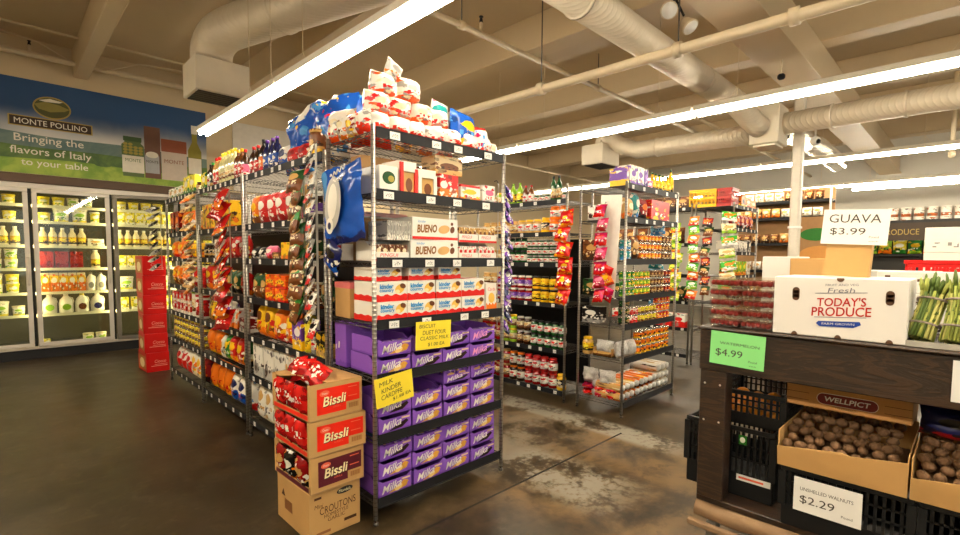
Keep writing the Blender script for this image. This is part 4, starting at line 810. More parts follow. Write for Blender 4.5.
# things seen through the open side of the end rack (facing the left aisle)
def side(p, y, z, lab): p.put((1.435 + p.d/2 + .012, y, z + .0015), (0, 0, -PI/2 + R.uniform(-.02, .02)), lab, None)
vb = MB(); vb.box(-.065, .065, -.1, .1, 0, .27, MILK, .003); fr = ((-.105, -.1, 0), (1, 0, 0), (0, 0, 1)); vb.poly(fr, [(.08, .11), (.095, .11), (.1, .15), (.085, .15)], PL['white']); vb.poly(fr, [(.05, .1), (.06, .1), (.065, .13), (.055, .13)], PL['white'])
side(Proto('chocolate_carton', 'carton', 'x', .13, .2, .27, vb), 2.695, ZE[2], 'tall violet chocolate carton by the rear post, side of the end rack')
vs = MB(); vs.box(-.09, .09, -.06, .06, 0, .084, MILK, .003); fr = ((-.09, -.06, 0), (1, 0, 0), (0, 0, 1)); vs.oval(fr, .12, .045, .02, .01, PL['cream'], rot=.3); vs.rect(fr, .01, .02, .02, .06, PL['lav'])
# (front columns take the first .33 m of depth; the side cartons stand behind them)
kb = MB(); kb.box(-.09, .09, -.1, .1, 0, .21, KRAFT, .003); kb.box(-.092, .092, -.102, .102, .175, .212, plain('pink_lid_card', col('d87070'), .5), .002)
side(Proto('sweet_carton', 'carton', 'x', .18, .2, .212, kb), 2.665, ZE[3], 'brown carton with pink red lid, side of the end rack fourth shelf')
kw = MB(); kw.box(-.05, .05, -.1, .1, 0, .10, KW, .002); fr = ((-.05, -.1, 0), (1, 0, 0), (0, 0, 1)); kw.rect(fr, .01, .09, .05, .09, KR); 
side(Proto('sweet_carton', 'carton', 'x', .1, .2, .1, kw), 2.71, ZE[4], 'white carton with red label, side of the end rack fifth shelf')
for i, y in enumerate((2.62, 2.685, 2.75)):
    q = MB(); q.lathe([(.025, 0), (.028, .005), (.028, .11), (.016, .145), (.016, .165), (0, .165)], prt('red_white_bottle', C['white'], C['red'], C['white'], C['red'], bz=.5), 12); o = mk('sweet_bottle', q, None, (1.49, y, z6 + .0)); tag(o, f'small red and white sweet bottle, {ORD[i]} from the front on the end rack side', 'bottle', 'sweet bottles on the side of the end rack')
# pile of bags on top of the end rack
PB = [prt('orange_white_multipack', C['white'], col('e8501c'), C['cream'], C['red'], bz=.22, be=(.4, .55, .2, .12), rough=.25, busy=.24), prt('red_white_multipack', C['white'], col('d8301c'), C['white'], col('d8301c'), bz=.34, rough=.25, busy=.2), prt('white_cartoon_multipack', C['white'], C['tan'], C['yellow'], C['dred'], bz=.1, be=(.55, .5, .22, .16), rough=.25, busy=.3), prt('cream_multipack', C['white'], C['orange'], C['cream'], C['brown'], bz=.16, rough=.25, busy=.26)]
def topbag(x, y, z, w, h, t, art, rot, lab, seed):
    b = MB(); b.pouch(w, h, t, art, seed, 10, 10, .2); o = mk('sweet_bag', b, None, (x, y, z)); o.rotation_euler = rot; tag(o, lab, 'bag', 'bags piled on top of the end rack')
z7 = ZE[6] + .004; k = 0
rowsb = [(1.52, 7, .135, 0.0, .135, 'bottom row'), (1.55, 4, .15, .115, .14, 'second row'), (1.60, 2, .16, .235, .14, 'third row')]
for x0, n, st, dz, h, nm in rowsb:
    for i in range(n):
        k += 1; topbag(x0 + st * i, YF + .12 + .04 * (dz > 0) + R.uniform(-.015, .015), z7 + dz, .165, h, .14, PB[(i * 3 + k) % 4], (R.uniform(-.1, .05), R.uniform(-.1, .1), R.uniform(-.25, .25)), f'white and red sweet bag, {nm} of the pile, {ORD[i]} from the front post', k * 1.7)
for i in range(5):
    k += 1; topbag(1.55 + .17 * i, YF + .38, z7 + R.uniform(0, .01), .15, .17, .10, PB[i % 4], (0, 0, R.uniform(-.4, .4)), f'white and red sweet bag behind the pile, {ORD[i]} from the front post', k * 2.1)
for i in range(4):
    k += 1; topbag(1.455 + .0 * i, 2.36 + .105 * i + .05, z7 + (.0 if i % 2 == 0 else .0), .12, .13, .09, PB[(i + 1) % 4], (0, 0, -PI/2), f'red and white sweet bag along the side edge, {ORD[i]} from the front post', k * 1.3)
topbag(1.66, YF + .18, z7 + .355, .13, .11, .06, prt('silver_white_bag', C['silver'], C['white'], C['grey'], C['orange'], rough=.2), (.1, .3, .2), 'silver and white sweet bag crowning the pile on the end rack', 77)
topbag(2.03, YF + .2, z7 + .12, .14, .2, .09, prt('white_blue_pink_bag', C['white'], C['silver'], C['teal'], C['mag'], be=(.4, .7, .4, .15), rough=.25), (0, .1, .1), 'white sweet bag with blue and pink picture beside the pile', 31)
topbag(2.16, YF + .11, z7 + .02, .22, .25, .12, prt('blue_yellow_egg_bag', C['blue'], C['yellow'], C['yellow'], C['sky'], bz=.25, be=(.6, .6, .3, .14), rough=.25), (-.1, .1, .05), 'blue and yellow sweet bag leaning on the pile', 12)
topbag(2.32, YF + .10, z7 + .0, .11, .19, .1, prt('white_red_blue_bag', C['white'], C['red'], C['sky'], C['mag'], bz=.15, be=(.5, .35, .25, .1), tip=C['red'], rough=.25), (0, -.08, 0), 'white bag with red top and blue label near the far post', 19)
topbag(2.42, YF + .11, z7, .1, .11, .08, PB[3], (0, 0, 0), 'small cream and orange sweet bag at the far post of the end rack', 23)
for i, (x, y) in enumerate(((1.50, 2.72), (1.62, 2.70))): topbag(x, y, z7, .2, .2, .15, PB[i], (0, 0, -PI/2 + .3), f'plump white sweet bag at the rear edge, {ORD[i]} from the aisle', 41 + i)
# yellow handwritten cards
YEL = plain('yellow_card', col('f2d838'), .6, var=.03); HAND = plain('black_marker', (.03, .03, .02), .6)
def card(name, label, loc, rot, w, h, mat, lines, cat='price sign', lettm=None):
    b = MB(); b.box(0, w, -.0012, 0, 0, h, mat); fr = ((0, -.0012, 0), (1, 0, 0), (0, 0, 1))
    for txt, a, z, tw, th, *sl in lines: b.text(fr, txt, w * a, h * z, w * tw, h * th, lettm or HAND, .0006, .1 if lettm is None else 0, sl[0] if sl else 0, .0)
    o = mk(name, b, None, loc); o.rotation_euler = rot; return tag(o, label, cat)
card('price_sign', 'yellow handwritten card hanging under the red based cartons', (1.685, YF - .022, .955), (0, .03, 0), .265, .165, YEL, [('BISCUIT', .32, .83, .45, .13), ('DUET FOUR', .52, .60, .66, .15), ('CLASSIC MILK', .53, .40, .82, .13), ('$1.00 EA', .58, .16, .48, .14)])
card('price_sign', 'yellow handwritten card tilted beside the front post of the end rack', (1.425, YF - .022, .665), (0, -.10, 0), .25, .165, YEL, [('MILK', .30, .80, .36, .15, .1), ('KINDER', .42, .58, .52, .15, .1), ('CARDPFE', .42, .36, .56, .16, .1), ('$1.88 EA', .68, .20, .5, .13, .1)])

# ------------------------------------------------------------------ carton stack beside the end rack
BX, BY = 1.245, 2.585
def snack_case(desc, z, h, panel, w, d, dx=0, rz=0.0, open_top=False, label=''):
    r = root('snack_case', label, 'carton', (BX + dx, BY, z), rz, 'stacked snack cases')
    b = MB(); t = .005; x0, x1, y0, y1 = -w/2, w/2, -d/2, d/2
    b.box(x0, x1, y0, y1, 0, t, KRAFTD); b.box(x0, x1, y0, y0 + t, t, h, KRAFT); b.box(x0, x1, y1 - t, y1, t, h, KRAFT); b.box(x1 - t, x1, y0 + t, y1 - t, t, h, KRAFT)
    b.box(x0, x0 + t, y0 + t, y1 - t, t, h * .16, KRAFT); b.box(x0, x0 + t, y0 + t, y0 + .022, h*.16, h, KRAFT); b.box(x0, x0 + t, y1 - .05, y1 - t, h*.16, h, KRAFT)
    mk('case_body', b, r)
    l = MB()
    l.add([(x0 + .10, y0, h), (x1, y0, h), (x1, y1, h), (x0, y1, h), (x0, y0 + .34, h), (x0 + .06, y0 + .27, h + .004), (x0 + .10, y0 + .1, h + .002)], [(0, 1, 2, 3, 4, 5, 6)], KRAFT); l.v += [(a, c, e - .004) for a, c, e in l.v]; l.f += [tuple(7 + q for q in (6, 5, 4, 3, 2, 1, 0))] + [(i, i + 7, (i + 1) % 7 + 7, (i + 1) % 7) for i in range(7)]; l.fm += [0] * 8; l.fs += [False] * 8
    mk('case_lid', l, r)
    f = MB(); fr = ((x0, y0, 0), (1, 0, 0), (0, 0, 1)); P_ = plain(panel[0], panel[1], .45, var=.06)
    f.poly(fr, [(w*.13, h*.14), (w*.68, h*.14), (w*.68, h*.36), (w*.95, h*.36), (w*.95, h*.86), (w*.13, h*.86)], P_, .0008)
    f.oval(fr, w*.27, h*.72, w*.09, h*.08, plain('coral_logo', col('ee6a4a'), .5), .0014, rot=.1); f.text(fr, 'Osem', w*.27, h*.72, w*.1, h*.06, PL['white'], .002)
    f.text(fr, 'Bissli', w*.465, h*.5 - .004, w*.42, h*.27, PL['black'], .0014, .15, .05, .03); f.text(fr, 'Bissli', w*.46, h*.5, w*.42, h*.27, plain('pale_yellow_script', col('f8e8b0'), .5), .002, .15, .05, .02)
    f.text(fr, 'GRILL', w*.5, h*.3, w*.16, h*.05, plain('coral_logo', (0, 0, 0)), .0014)
    bc = plain('faded_barcode', col('8a5a34'), .6)
    f.rect(fr, w*.73, w*.93, h*.16, h*.31, plain('barcode_ground', col('b08048'), .6), .0006)
    for i in range(12): f.rect(fr, w*(.74 + .0155*i), w*(.74 + .0155*i + (.004 + .006*(i % 3 == 0))), h*.17, h*.30, bc, .0012)
    for i in range(2): f.rect(fr, w*.72, w*.90, h*(.76 - .26*i), h*(.785 - .26*i), plain('coral_logo', (0, 0, 0)), .0014)
    mk('printed_panel', f, r)
    e = MB(); fr = ((x0 - .001, y1, 0), (0, -1, 0), (0, 0, 1)); 
    e.poly(fr, [(d*.05, h*.03), (d*.95, h*.03), (d*.95, h*.155), (d*.05, h*.155)], plain(panel[0], (0, 0, 0)), .0008); mk('end_print', e, r)
    return r
z = .262
snack_case('', z, .19, ('maroon_panel', col('5a1c28')), .31, .44, .0, .02, label='brown snack case with maroon panel, third from the top of the stack')
snack_case('', z + .1945, .185, ('red_panel', col('e82a14')), .325, .45, .008, -.01, label='snack case with red panel, second from the top of the stack')
snack_case('', z + .384, .19, ('red_panel', 0), .305, .44, -.006, .03, label='snack case with red panel at the top of the stack, lid torn open')
cr = root('crouton_case', 'plain brown crouton case at the foot of the stack', 'carton', (BX - .004, BY, 0)); b = MB(); b.box(-.15, .15, -.2, .2, 0, .26, KRAFT, .004); mk('case_body', b, cr)
f = MB(); fr = ((-.15, -.2, 0), (1, 0, 0), (0, 0, 1)); BI = plain('dark_brown_ink', col('4a2c14'), .7)
f.oval(fr, .205, .222, .048, .018, BLACK, .0012, rot=.05); f.text(fr, 'Mondels', .205, .222, .07, .017, plain('pale_yellow_script', 0), .0018, .1); f.text(fr, 'Mini', .055, .178, .045, .022, BI, .0008, .2); f.text(fr, 'CROUTONS', .165, .150, .21, .04, BI, .0008, 0, .04); f.text(fr, 'HOMESTYLE', .155, .115, .14, .02, BI, .0008, 0, .04); f.text(fr, 'GARLIC', .155, .09, .1, .02, BI, .0008, 0, .04)
f.rect(fr, .2, .275, .045, .062, BI); f.rect(fr, .03, .07, .215, .228, BI); f.rect(fr, .04, .12, .02, .035, plain('faded_barcode', 0)); mk('case_print', f, cr)
f = MB(); fr = ((-.15, .2, 0), (0, -1, 0), (0, 0, 1)); f.poly(fr, [(.06, .15), (.11, .15), (.085, .19)], BI); mk('arrow_print', f, cr); f = MB(); f.rect(fr, .1, .2, .08, .14, plain('faded_barcode', 0)); mk('barcode_print', f, cr)
SB = [prt('red_white_snack_bag', C['red'], C['dred'], None, C['white'], bz=.25, line=(.5, .6, .7, .22), rough=.22, busy=.2), prt('red_black_snack_bag', C['red'], C['dred'], None, C['white'], bz=.4, line=(.5, .65, .7, .2), rough=.22, busy=.25), prt('maroon_snack_bag', C['dred'], C['black'], C['tan'], C['white'], bz=.3, rough=.22), prt('black_orange_snack_bag', C['black'], C['orange'], C['white'], C['white'], bz=.2, rough=.22)]
for j, (zz, cn, arts) in enumerate(((z, 'third case from the top', SB[2:]), (z + .1945, 'second case from the top', SB[:2]), (z + .384, 'topmost case', SB[:2]))):
    for i in range(3):
        b = MB(); b.pouch(.125, .165, .07, arts[i % 2], j * 5 + i * 2.3, wr=.3); o = mk('crisp_bag', b, None, (BX - .125, BY - .12 + .128 * i, zz + .012)); o.rotation_euler = (.18, R.uniform(-.1, .1), -PI/2 + R.uniform(-.1, .1)); tag(o, f'shiny {("maroon", "red", "red")[j]} crisp bag, {ORD[i]} from the front in the {cn}', 'bag', f'crisp bags in the {cn}')
for i in range(3):
    b = MB(); b.pouch(.15, .13, .07, SB[i % 2], 30 + i * 2.3, wr=.35); o = mk('crisp_bag', b, None, (BX - .10 + .01 * i, BY - .10 + .13 * i, z + .384 + .165)); o.rotation_euler = (-.7, R.uniform(-.3, .3), -PI/2 + R.uniform(-.4, .4)); tag(o, f'red crisp bag spilling over the torn lid, {ORD[i]} from the front', 'bag', 'crisp bags spilling from the topmost case')
# ------------------------------------------------------------------ the cooler in the back wall and the banner above it
YC = 9.4
FRM = plain('brushed_door_frame', (.66, .60, .52), .35, .1, var=.05); COOLI = plain('cooler_lining', (.085, .075, .045), .4, var=.2); KICK = plain('black_kick_plate', (.012, .012, .012), .4)
r = root('wall_cooler', 'long built-in cooler with glass doors below the banner', 'cooler', (.5, YC, 0))
b = MB(); b.box(-2.5, 2.7, 1.0, 1.05, .1, 2.47, COOLI); b.box(-2.5, 2.7, .02, 1.0, .1, .13, COOLI); b.box(-2.5, 2.7, .02, 1.0, 2.43, 2.47, COOLI)
for x in (-2.5, 2.66): b.box(x, x + .04, .02, 1.0, .13, 2.43, COOLI)
mk('lining', b, r)
b = MB(); b.box(-2.5, 2.7, .0, .05, 0, .14, KICK); mk('kick_plate', b, r)
b = MB(); b.box(-2.5, 2.7, -.03, .05, .14, .175, FRM, .005); b.box(-2.5, 2.7, -.03, .05, 2.405, 2.475, FRM, .005); mk('frame_rail', b, r)
for i, x in enumerate((-1.0, -.15, .755, 1.66, 2.56)):
    b = MB(); b.box(x - .02, x + .02, .03, .09, .175, 2.405, KICK); mk('mullion', b, r)
    b = MB(); b.box(x - .016, x + .016, .10, .13, .3, 2.3, emit('cooler_strip_light', (1, .86, .42), 30.0)); mk('strip_light', b, r)
SHZ = [.33, .60, .92, 1.27, 1.60, 1.95, 2.18]
for z in SHZ[1:]:
    b = MB()
    for k in range(10): b.tube([(-2.44, .22 + k * .07, z), (2.64, .22 + k * .07, z)], .004, WIRE, 5)
    b.box(-2.44, 2.64, .17, .185, z - .02, z + .02, plain('cooler_price_rail', (.72, .68, .5), .4)); mk('shelf', b, r)
def door(x0, x1, ajar=0.0, lab=None):
    w = x1 - x0; d = bpy.data.objects.new('door', None); COL.objects.link(d); d.parent = r; d.location = (x0 - .5, -.035, 0); d.rotation_euler = (0, 0, -ajar)
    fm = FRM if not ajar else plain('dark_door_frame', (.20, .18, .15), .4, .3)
    b = MB(); e = .055; b.box(0, w, -.03, 0, .18, .18 + e, fm, .006); b.box(0, w, -.03, 0, 2.40 - e, 2.40, fm, .006); b.box(0, e, -.03, 0, .18 + e, 2.40 - e, fm, .006); b.box(w - e, w, -.03, 0, .18 + e, 2.40 - e, fm, .006); mk('door_frame', b, d)
    b = MB(); b.box(e, w - e, -.018, -.012, .18 + e, 2.40 - e, GLASSM); mk('glass_pane', b, d)
    b = MB(); b.tube([(w - .03, -.03, 1.05), (w - .03, -.065, 1.08), (w - .03, -.065, 1.42), (w - .03, -.03, 1.45)], .009, FRM, 8); mk('handle', b, d)
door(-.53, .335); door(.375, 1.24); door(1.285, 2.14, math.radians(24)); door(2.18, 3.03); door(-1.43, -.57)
# goods in the cooler
ycf = YC + .19
def cool(where, x0, x1, z, items): fill('S', ycf, x0, x1, z + .008, items, where, 'from the left end', None, .0, .004)
YT = prt('yellow_tub_print', C['lemon'], C['white'], C['white'], C['green'], bz=.2); WT = prt('white_tub_print', C['white'], C['lemon'], C['lime'], C['green'], bz=.2)
ytub = tub('margarine_tub', 'yellow margarine tub', .072, .135, YT, PL['lemon']); wtub = tub('yoghurt_tub', 'large white yoghurt tub', .095, .21, WT, PL['white']); ctub = tub('cheese_tub', 'small cream cheese tub', .07, .14, WT, PL['cream'])
cw1, cw2, cw3 = 'middle cooler door', 'first cooler door', 'open cooler door'
sl = ['bottom', 'lowest shelf', 'second shelf', 'third shelf', 'fourth shelf', 'fifth shelf', 'top shelf']
MID = (.43, 1.19); LFT = (-.1, .29)
cool(f'{sl[6]}, {cw1}', *MID, SHZ[6], [(ytub, 2, {}), (ctub, 2, dict(spread=1))])
cool(f'{sl[5]}, {cw1}', *MID, SHZ[5], [(ytub, 1, {}), (wtub, 2, dict(spread=1)), (tub('yoghurt_tub', 'tall yellow yoghurt tub', .06, .18, YT, PL['white']), 1, {})])
dbot = bottle('dressing_bottle', 'pale yellow dressing bottle', .05, .27, PL['cream'], PL['white'], LB['yellow'], 'bottle', .4, .6)
cool(f'{sl[4]}, {cw1}', *MID, SHZ[4], [(dbot, 5, {}), (carton('milk_tray', 'low white milk tray', .2, .25, .12, A['white']), 1, {})])
cool(f'{sl[3]}, {cw1}', *MID, SHZ[3], [(carton('juice_pack', 'square red juice pack', .15, .2, .25, prt('dark_red_pack', col('a83020'), C['dred'], None, None)), 3, {}), (bottle('juice_bottle', 'lone pale yellow juice bottle', .055, .28, PL['cream'], PL['white'], LB['yellow'], 'bottle', .45, .66), 1, dict(skip=.08))])
ojc = gabletop('juice_carton', 'orange juice carton', .098, .285, prt('orange_juice_print', C['yellow'], C['orange'], C['white'], C['red'], bz=.5, tip=C['cream']), PL['orange'])
cool(f'{sl[2]}, {cw1}', *MID, SHZ[2], [(ojc, 5, {}), (jug('creamer_jug', 'white creamer jug with grey label', .058, .28, PL['white'], PL['grey'], PL['grey']), 2, {})])
cool(f'{sl[1]}, {cw1}', *MID, SHZ[1], [(jug('milk_jug', 'white milk jug with green label', .085, .28, PL['white'], PL['white'], PL['lime']), 2, {}), (jug('milk_jug', 'white milk jug with yellow cap', .082, .285, PL['white'], PL['lemon'], PL['brown']), 1, {}), (jug('milk_jug', 'white milk jug with dark label', .085, .285, PL['white'], PL['white'], PL['navy']), 1, {})])
cool(f'{sl[0]}, {cw1}', *MID, .13, [(carton('butter_box', 'small butter box', .08, .1, .1, YT), 1, {}), (ctub, 2, dict(skip=.35))])
for i in range(7):
    its = [[(ctub, 2, {})], [(wtub, 1, {}), (ctub, 1, {})], [(ctub, 1, dict(layers=2)), (ytub, 1, dict(layers=2))], [(ctub, 2, dict(layers=2))], [(dbot, 3, {})], [(ytub, 2, {})], [(ytub, 2, {})]][i]
    if i: cool(f'{sl[i]}, {cw2}', *LFT, SHZ[i], its)
ycart = carton('cheese_carton', 'yellow cheese carton', .115, .12, .20, YT)
for i in range(1, 7): cool(f'{sl[i]}, {cw3}', 1.34, 2.08, SHZ[i], [[(ycart, 5, dict(spread=1))], [(wtub, 3, dict(spread=1))], [(ycart, 6, {})], [(dbot, 7, {})], [(ycart, 6, {})], [(ytub, 4, dict(layers=1))]][i - 1])
for i in range(2, 7): cool(f'{sl[i]}, last cooler door', 2.24, 2.98, SHZ[i], [[(wtub, 3, {})], [(dbot, 4, {})], [(ytub, 3, {})], [(ycart, 4, {})], [(ytub, 3, {})]][i - 2])
# wooden trim and the printed banner
m = MB(); m.box(X0, 3.2, YC - .05, YC, 2.48, 2.60, plain('dark_brown_trim', (.10, .055, .028), .5), .005); struct('trim_30', m, 'dark brown board between cooler and banner')
bn = root('banner', 'wide printed banner of green hills and groceries above the cooler', 'banner', (-3.0, YC - .004, 2.61))
BW, BH = 5.6, 1.29
t = NT('printed_hill_sky'); g = t.coord(); x, y, z = t.xyz(g)[0:3]; n = t.noise(g, 1.1, 4)
c = t.mix(t.step(t.ma('ADD', z, t.ma('MULTIPLY', n, .35)), .62, 1.12), (.66, .64, .58), (.018, .07, .19)); t.set(c, .5); SKYP = t.m
b = MB(); b.box(0, BW, -.006, 0, 0, BH, SKYP); mk('printed_sheet', b, bn)
fr = ((0, -.006, 0), (1, 0, 0), (0, 0, 1))
def hillm(nm, a_, b_): 
    t = NT(nm); g = t.coord(); t.set(t.mix(t.step(t.noise(g, 3.5, 5, .6, .5), .35, .65), a_, b_), .5); return t.m
HM = [hillm('printed_far_hills', (.10, .17, .16), (.17, .24, .20)), hillm('printed_mid_hills', (.05, .11, .022), (.13, .22, .035)), hillm('printed_near_field', (.16, .30, .02), (.36, .47, .05))]
b = MB()
for i, (zz, amp, f) in enumerate(((.56, .03, .9), (.43, .07, .75), (.25, .04, .6))):
    n = 46; b.poly(fr, [(0, 0.0), (BW, 0.0)] + [(BW - BW * k / n, zz + amp * math.sin(f * (BW - BW * k / n) + 1.2 * i) + .02 * math.sin(3.1 * (BW - BW * k / n) + i)) for k in range(n + 1)], HM[i], .001 + .001 * i)
for k in range(40): b.oval(fr, R.uniform(3.9, 5.5), R.uniform(.22, .36), R.uniform(.04, .12), R.uniform(.012, .03), HM[1], .0035 + .00002 * k, 10)
mk('printed_landscape', b, bn)
GOLD = plain('gold_print', (.42, .30, .07), .5); BRN = plain('dark_brown_print', (.05, .028, .014), .5); CRM = plain('cream_print', (.80, .74, .60), .5)
lx = 3.62
b = MB(); b.oval(fr, lx + .02, .945, .205, .155, GOLD, .004, 28); b.oval(fr, lx + .02, .945, .188, .136, plain('olive_oval', (.10, .10, .03), .5), .005, 28)
b.poly(fr, [(lx - .17, .97), (lx - .05, 1.02), (lx + .1, 1.0), (lx + .21, .96), (lx + .15, .92), (lx, .885), (lx - .12, .91)], plain('olive_gold', (.30, .25, .06), .5), .006); b.poly(fr, [(lx - .12, 1.03), (lx, 1.07), (lx + .14, 1.05), (lx + .1, 1.03), (lx - .05, 1.02)], CRM, .006); mk('printed_emblem', b, bn)
b = MB(); b.rect(fr, lx - .44, lx + .46, .64, .785, GOLD, .0045); b.rect(fr, lx - .425, lx + .445, .652, .773, BRN, .0055); b.text(fr, 'MONTE POLLINO', lx + .01, .712, .78, .075, CRM, .0065, 0, 0, .0); mk('printed_name_plate', b, bn)
for ln_ in (("Bringing the", lx - .02, .47, .74, .135), ("flavors of Italy", lx, .30, .87, .135), ("to your table", lx + .03, .145, .72, .12)): b = MB(); b.text(fr, *ln_, CRM, .0045, 0, 0, .004); mk('slogan_lettering', b, bn)
b = MB(); ox = 4.43
b.poly(fr, [(ox, .1), (ox + .27, .1), (ox + .28, .58), (ox + .24, .62), (ox + .25, .70), (ox + .02, .70), (ox + .03, .62), (ox - .01, .58)], plain('olive_jar_picture', (.10, .15, .045), .5), .005); b.rect(fr, ox - .005, ox + .275, .16, .42, CRM, .006); b.rect(fr, ox + .015, ox + .25, .64, .71, plain('green_lid_picture', (.05, .10, .03), .5), .006); b.text(fr, 'MONTE', ox + .135, .35, .2, .05, HM[1], .007)
for k in range(14): b.oval(fr, ox + .04 + (k % 4) * .065, .46 + (k // 4) * .045, .03, .022, plain('olive_picture', col('a09040'), .5), .006, 10)
mk('printed_olive_jar', b, bn)
b = MB(); ox = 4.715; b.rect(fr, ox, ox + .215, .10, .91, plain('salami_picture', (.16, .075, .045), .5), .005); b.rect(fr, ox + .005, ox + .195, .18, .46, plain('grey_label_picture', (.42, .42, .42), .5), .006); b.oval(fr, ox + .1, .47, .085, .05, CRM, .007); b.text(fr, 'MONTE', ox + .1, .36, .16, .04, BRN, .008); mk('printed_salami', b, bn)
b = MB(); ox = 4.94; b.rect(fr, ox, ox + .36, .10, .68, plain('pasta_bag_picture', (.62, .52, .42), .5), .005); b.rect(fr, ox, ox + .36, .55, .75, plain('rust_print', (.30, .085, .04), .5), .006); b.text(fr, 'MONTE', ox + .18, .40, .28, .06, plain('rust_print', 0), .007); mk('printed_pasta_bag', b, bn)
b = MB(); ox = 5.42; b.poly(fr, [(ox - .1, .12), (ox + .1, .12), (ox + .1, .62), (ox + .04, .76), (ox + .04, .92), (ox - .04, .92), (ox - .04, .76), (ox - .1, .62)], plain('oil_picture', (.28, .24, .03), .5), .005); b.rect(fr, ox - .095, ox + .095, .24, .50, CRM, .006); b.rect(fr, ox - .045, ox + .045, .90, 1.04, CRM, .006); mk('printed_oil_bottle', b, bn)
m = MB(); m.box(0, 3.6, -.02, 0, 0, 1.2, plain('white_wall_panel', (.66, .62, .54), .5), .004); o = mk('wall_panel', m, None, (3.02, YC - .002, 2.64)); tag(o, 'plain white panel on the back wall right of the banner', 'panel')
# red boxes stacked in front of the open cooler door
RB = plain('red_box_card', col('c41410'), .45, var=.05)
def redbox(i, z, rz):
    b = MB(); w, d, h = .25, .42, .245
    b.box(-w/2, w/2, -d/2, d/2, 0, h, RB, .004); fr = ((-w/2, -d/2, 0), (1, 0, 0), (0, 0, 1)); pp = plain('pale_red_print', col('f0a890'), .5)
    q = MB(); q.text(fr, 'Ciocco', w*.6, h*.55, w*.5, h*.16, pp, .001, .2); q.rect(fr, w*.2, w*.9, h*.3, h*.325, pp); q.rect(fr, w*.35, w*.9, h*.38, h*.4, pp)
    fr = ((-w/2 - .0, d/2, 0), (0, -1, 0), (0, 0, 1)); q.rect(fr, d*.12, d*.88, h*.12, h*.82, plain('panettone_picture', col('b87838'), .5), .001); q.oval(fr, d*.5, h*.45, d*.28, h*.25, plain('cream_picture', 0), .002)
    o = mk('cake_box', b, None, (1.40, 7.55, z)); o.rotation_euler = (0, 0, rz); tag(o, f'red cake box, {ORD[i]} from the floor in the stack by the cooler', 'box', 'stacked red cake boxes'); mk('box_print', q, o)
for i in range(6): redbox(i, .001 + i * .2465, R.uniform(-.05, .05))

# ------------------------------------------------------------------ jars across the aisle
def J(level, y1, y0, z, items): fill('W', 4.07, y1, y0, z, items, f'{level}, jar rack', FRJ)
FRJ = 'from the far end'
XX = 4.07; ja, jb = 4.2, 2.97
jr = lambda d, r_, h, f, l, lb: jar('food_jar', d, r_, h, f, l, lb)
pick = jr('jar of pickles with gold lid', .048, .155, GL['lime'], PL['yellow'], LB['cream']); dpick = jr('dark olive jar', .042, .14, GL['dgreen'], PL['black'], LB['white'])
arti = jr('cream labelled jar with brown lid', .05, .15, GL['tan'], PL['tan'], LB['cream']); redj = jr('red pepper jar', .05, .16, GL['dred'], PL['red'], LB['white']); yelj = jr('yellow pepper jar', .05, .17, GL['yellow'], PL['yellow'], LB['black']); musj = jr('bright yellow mustard jar', .05, .14, PL['yellow'], PL['black'], LB['yellow']); tomj = jr('tomato sauce jar', .05, .165, GL['dred'], PL['tan'], LB['cream']); honj = jr('tall honey jar', .05, .19, GL['orange'], PL['white'], LB['white']); smj = jr('small dark pesto jar', .034, .085, GL['dgreen'], PL['silver'], LB['white']); purj = jr('beet jar with purple label', .045, .14, GL['dred'], PL['white'], LB['purple'])
oilb = bottle('oil_bottle', 'dark green oil bottle', .033, .26, GL['dgreen'], PL['black'], LB['cream']); goil = bottle('oil_bottle', 'yellow green oil bottle', .04, .24, GL['lime'], PL['lime'], LB['yellow'])
J('top shelf', ja, jb, ZJ[5], [(jr('low tan jar', .05, .13, GL['tan'], PL['silver'], LB['white']), 2, {}), (pick, 2, {}), (goil, 2, dict(gap=.02)), (bottle('vinegar_bottle', 'brown vinegar bottle', .035, .2, GL['brown'], PL['red'], LB['white']), 2, {}), (smj, 3, {}), (oilb, 2, {}), (smj, 1, {})])
J('fifth shelf', ja, jb, ZJ[4], [(arti, 5, dict(layers=1)), (jr('pale artichoke jar with gold lid', .05, .155, GL['tan'], PL['yellow'], LB['white']), 3, {}), (yelj, 1, {}), (jr('amber honey jar', .055, .14, GL['orange'], PL['orange'], LB['white']), 2, dict(layers=2))])
J('fourth shelf', ja, jb, ZJ[3], [(arti, 3, {}), (dpick, 4, dict(layers=2)), (smj, 7, dict(layers=3))])
J('third shelf', ja, jb, ZJ[2], [(arti, 2, dict(layers=2)), (purj, 5, dict(layers=2)), (musj, 3, dict(layers=2)), (jr('sesame jar with tan lid', .05, .15, GL['tan'], PL['tan'], LB['cream']), 1, dict(layers=2))])
J('second shelf', ja, jb, ZJ[1], [(tomj, 3, dict(layers=2)), (pick, 2, dict(layers=2)), (jr('dark jam jar with silver lid', .048, .15, GL['dbrown'], PL['silver'], LB['cream']), 2, dict(layers=2)), (dpick, 5, dict(layers=2))])
J('bottom shelf', ja, jb, ZJ[0], [(tomj, 4, dict(layers=2)), (jr('dark sauce jar with orange lid', .05, .16, GL['dbrown'], PL['orange'], LB['white']), 2, dict(layers=2)), (redj, 4, dict(layers=2)), (yelj, 1, {})])
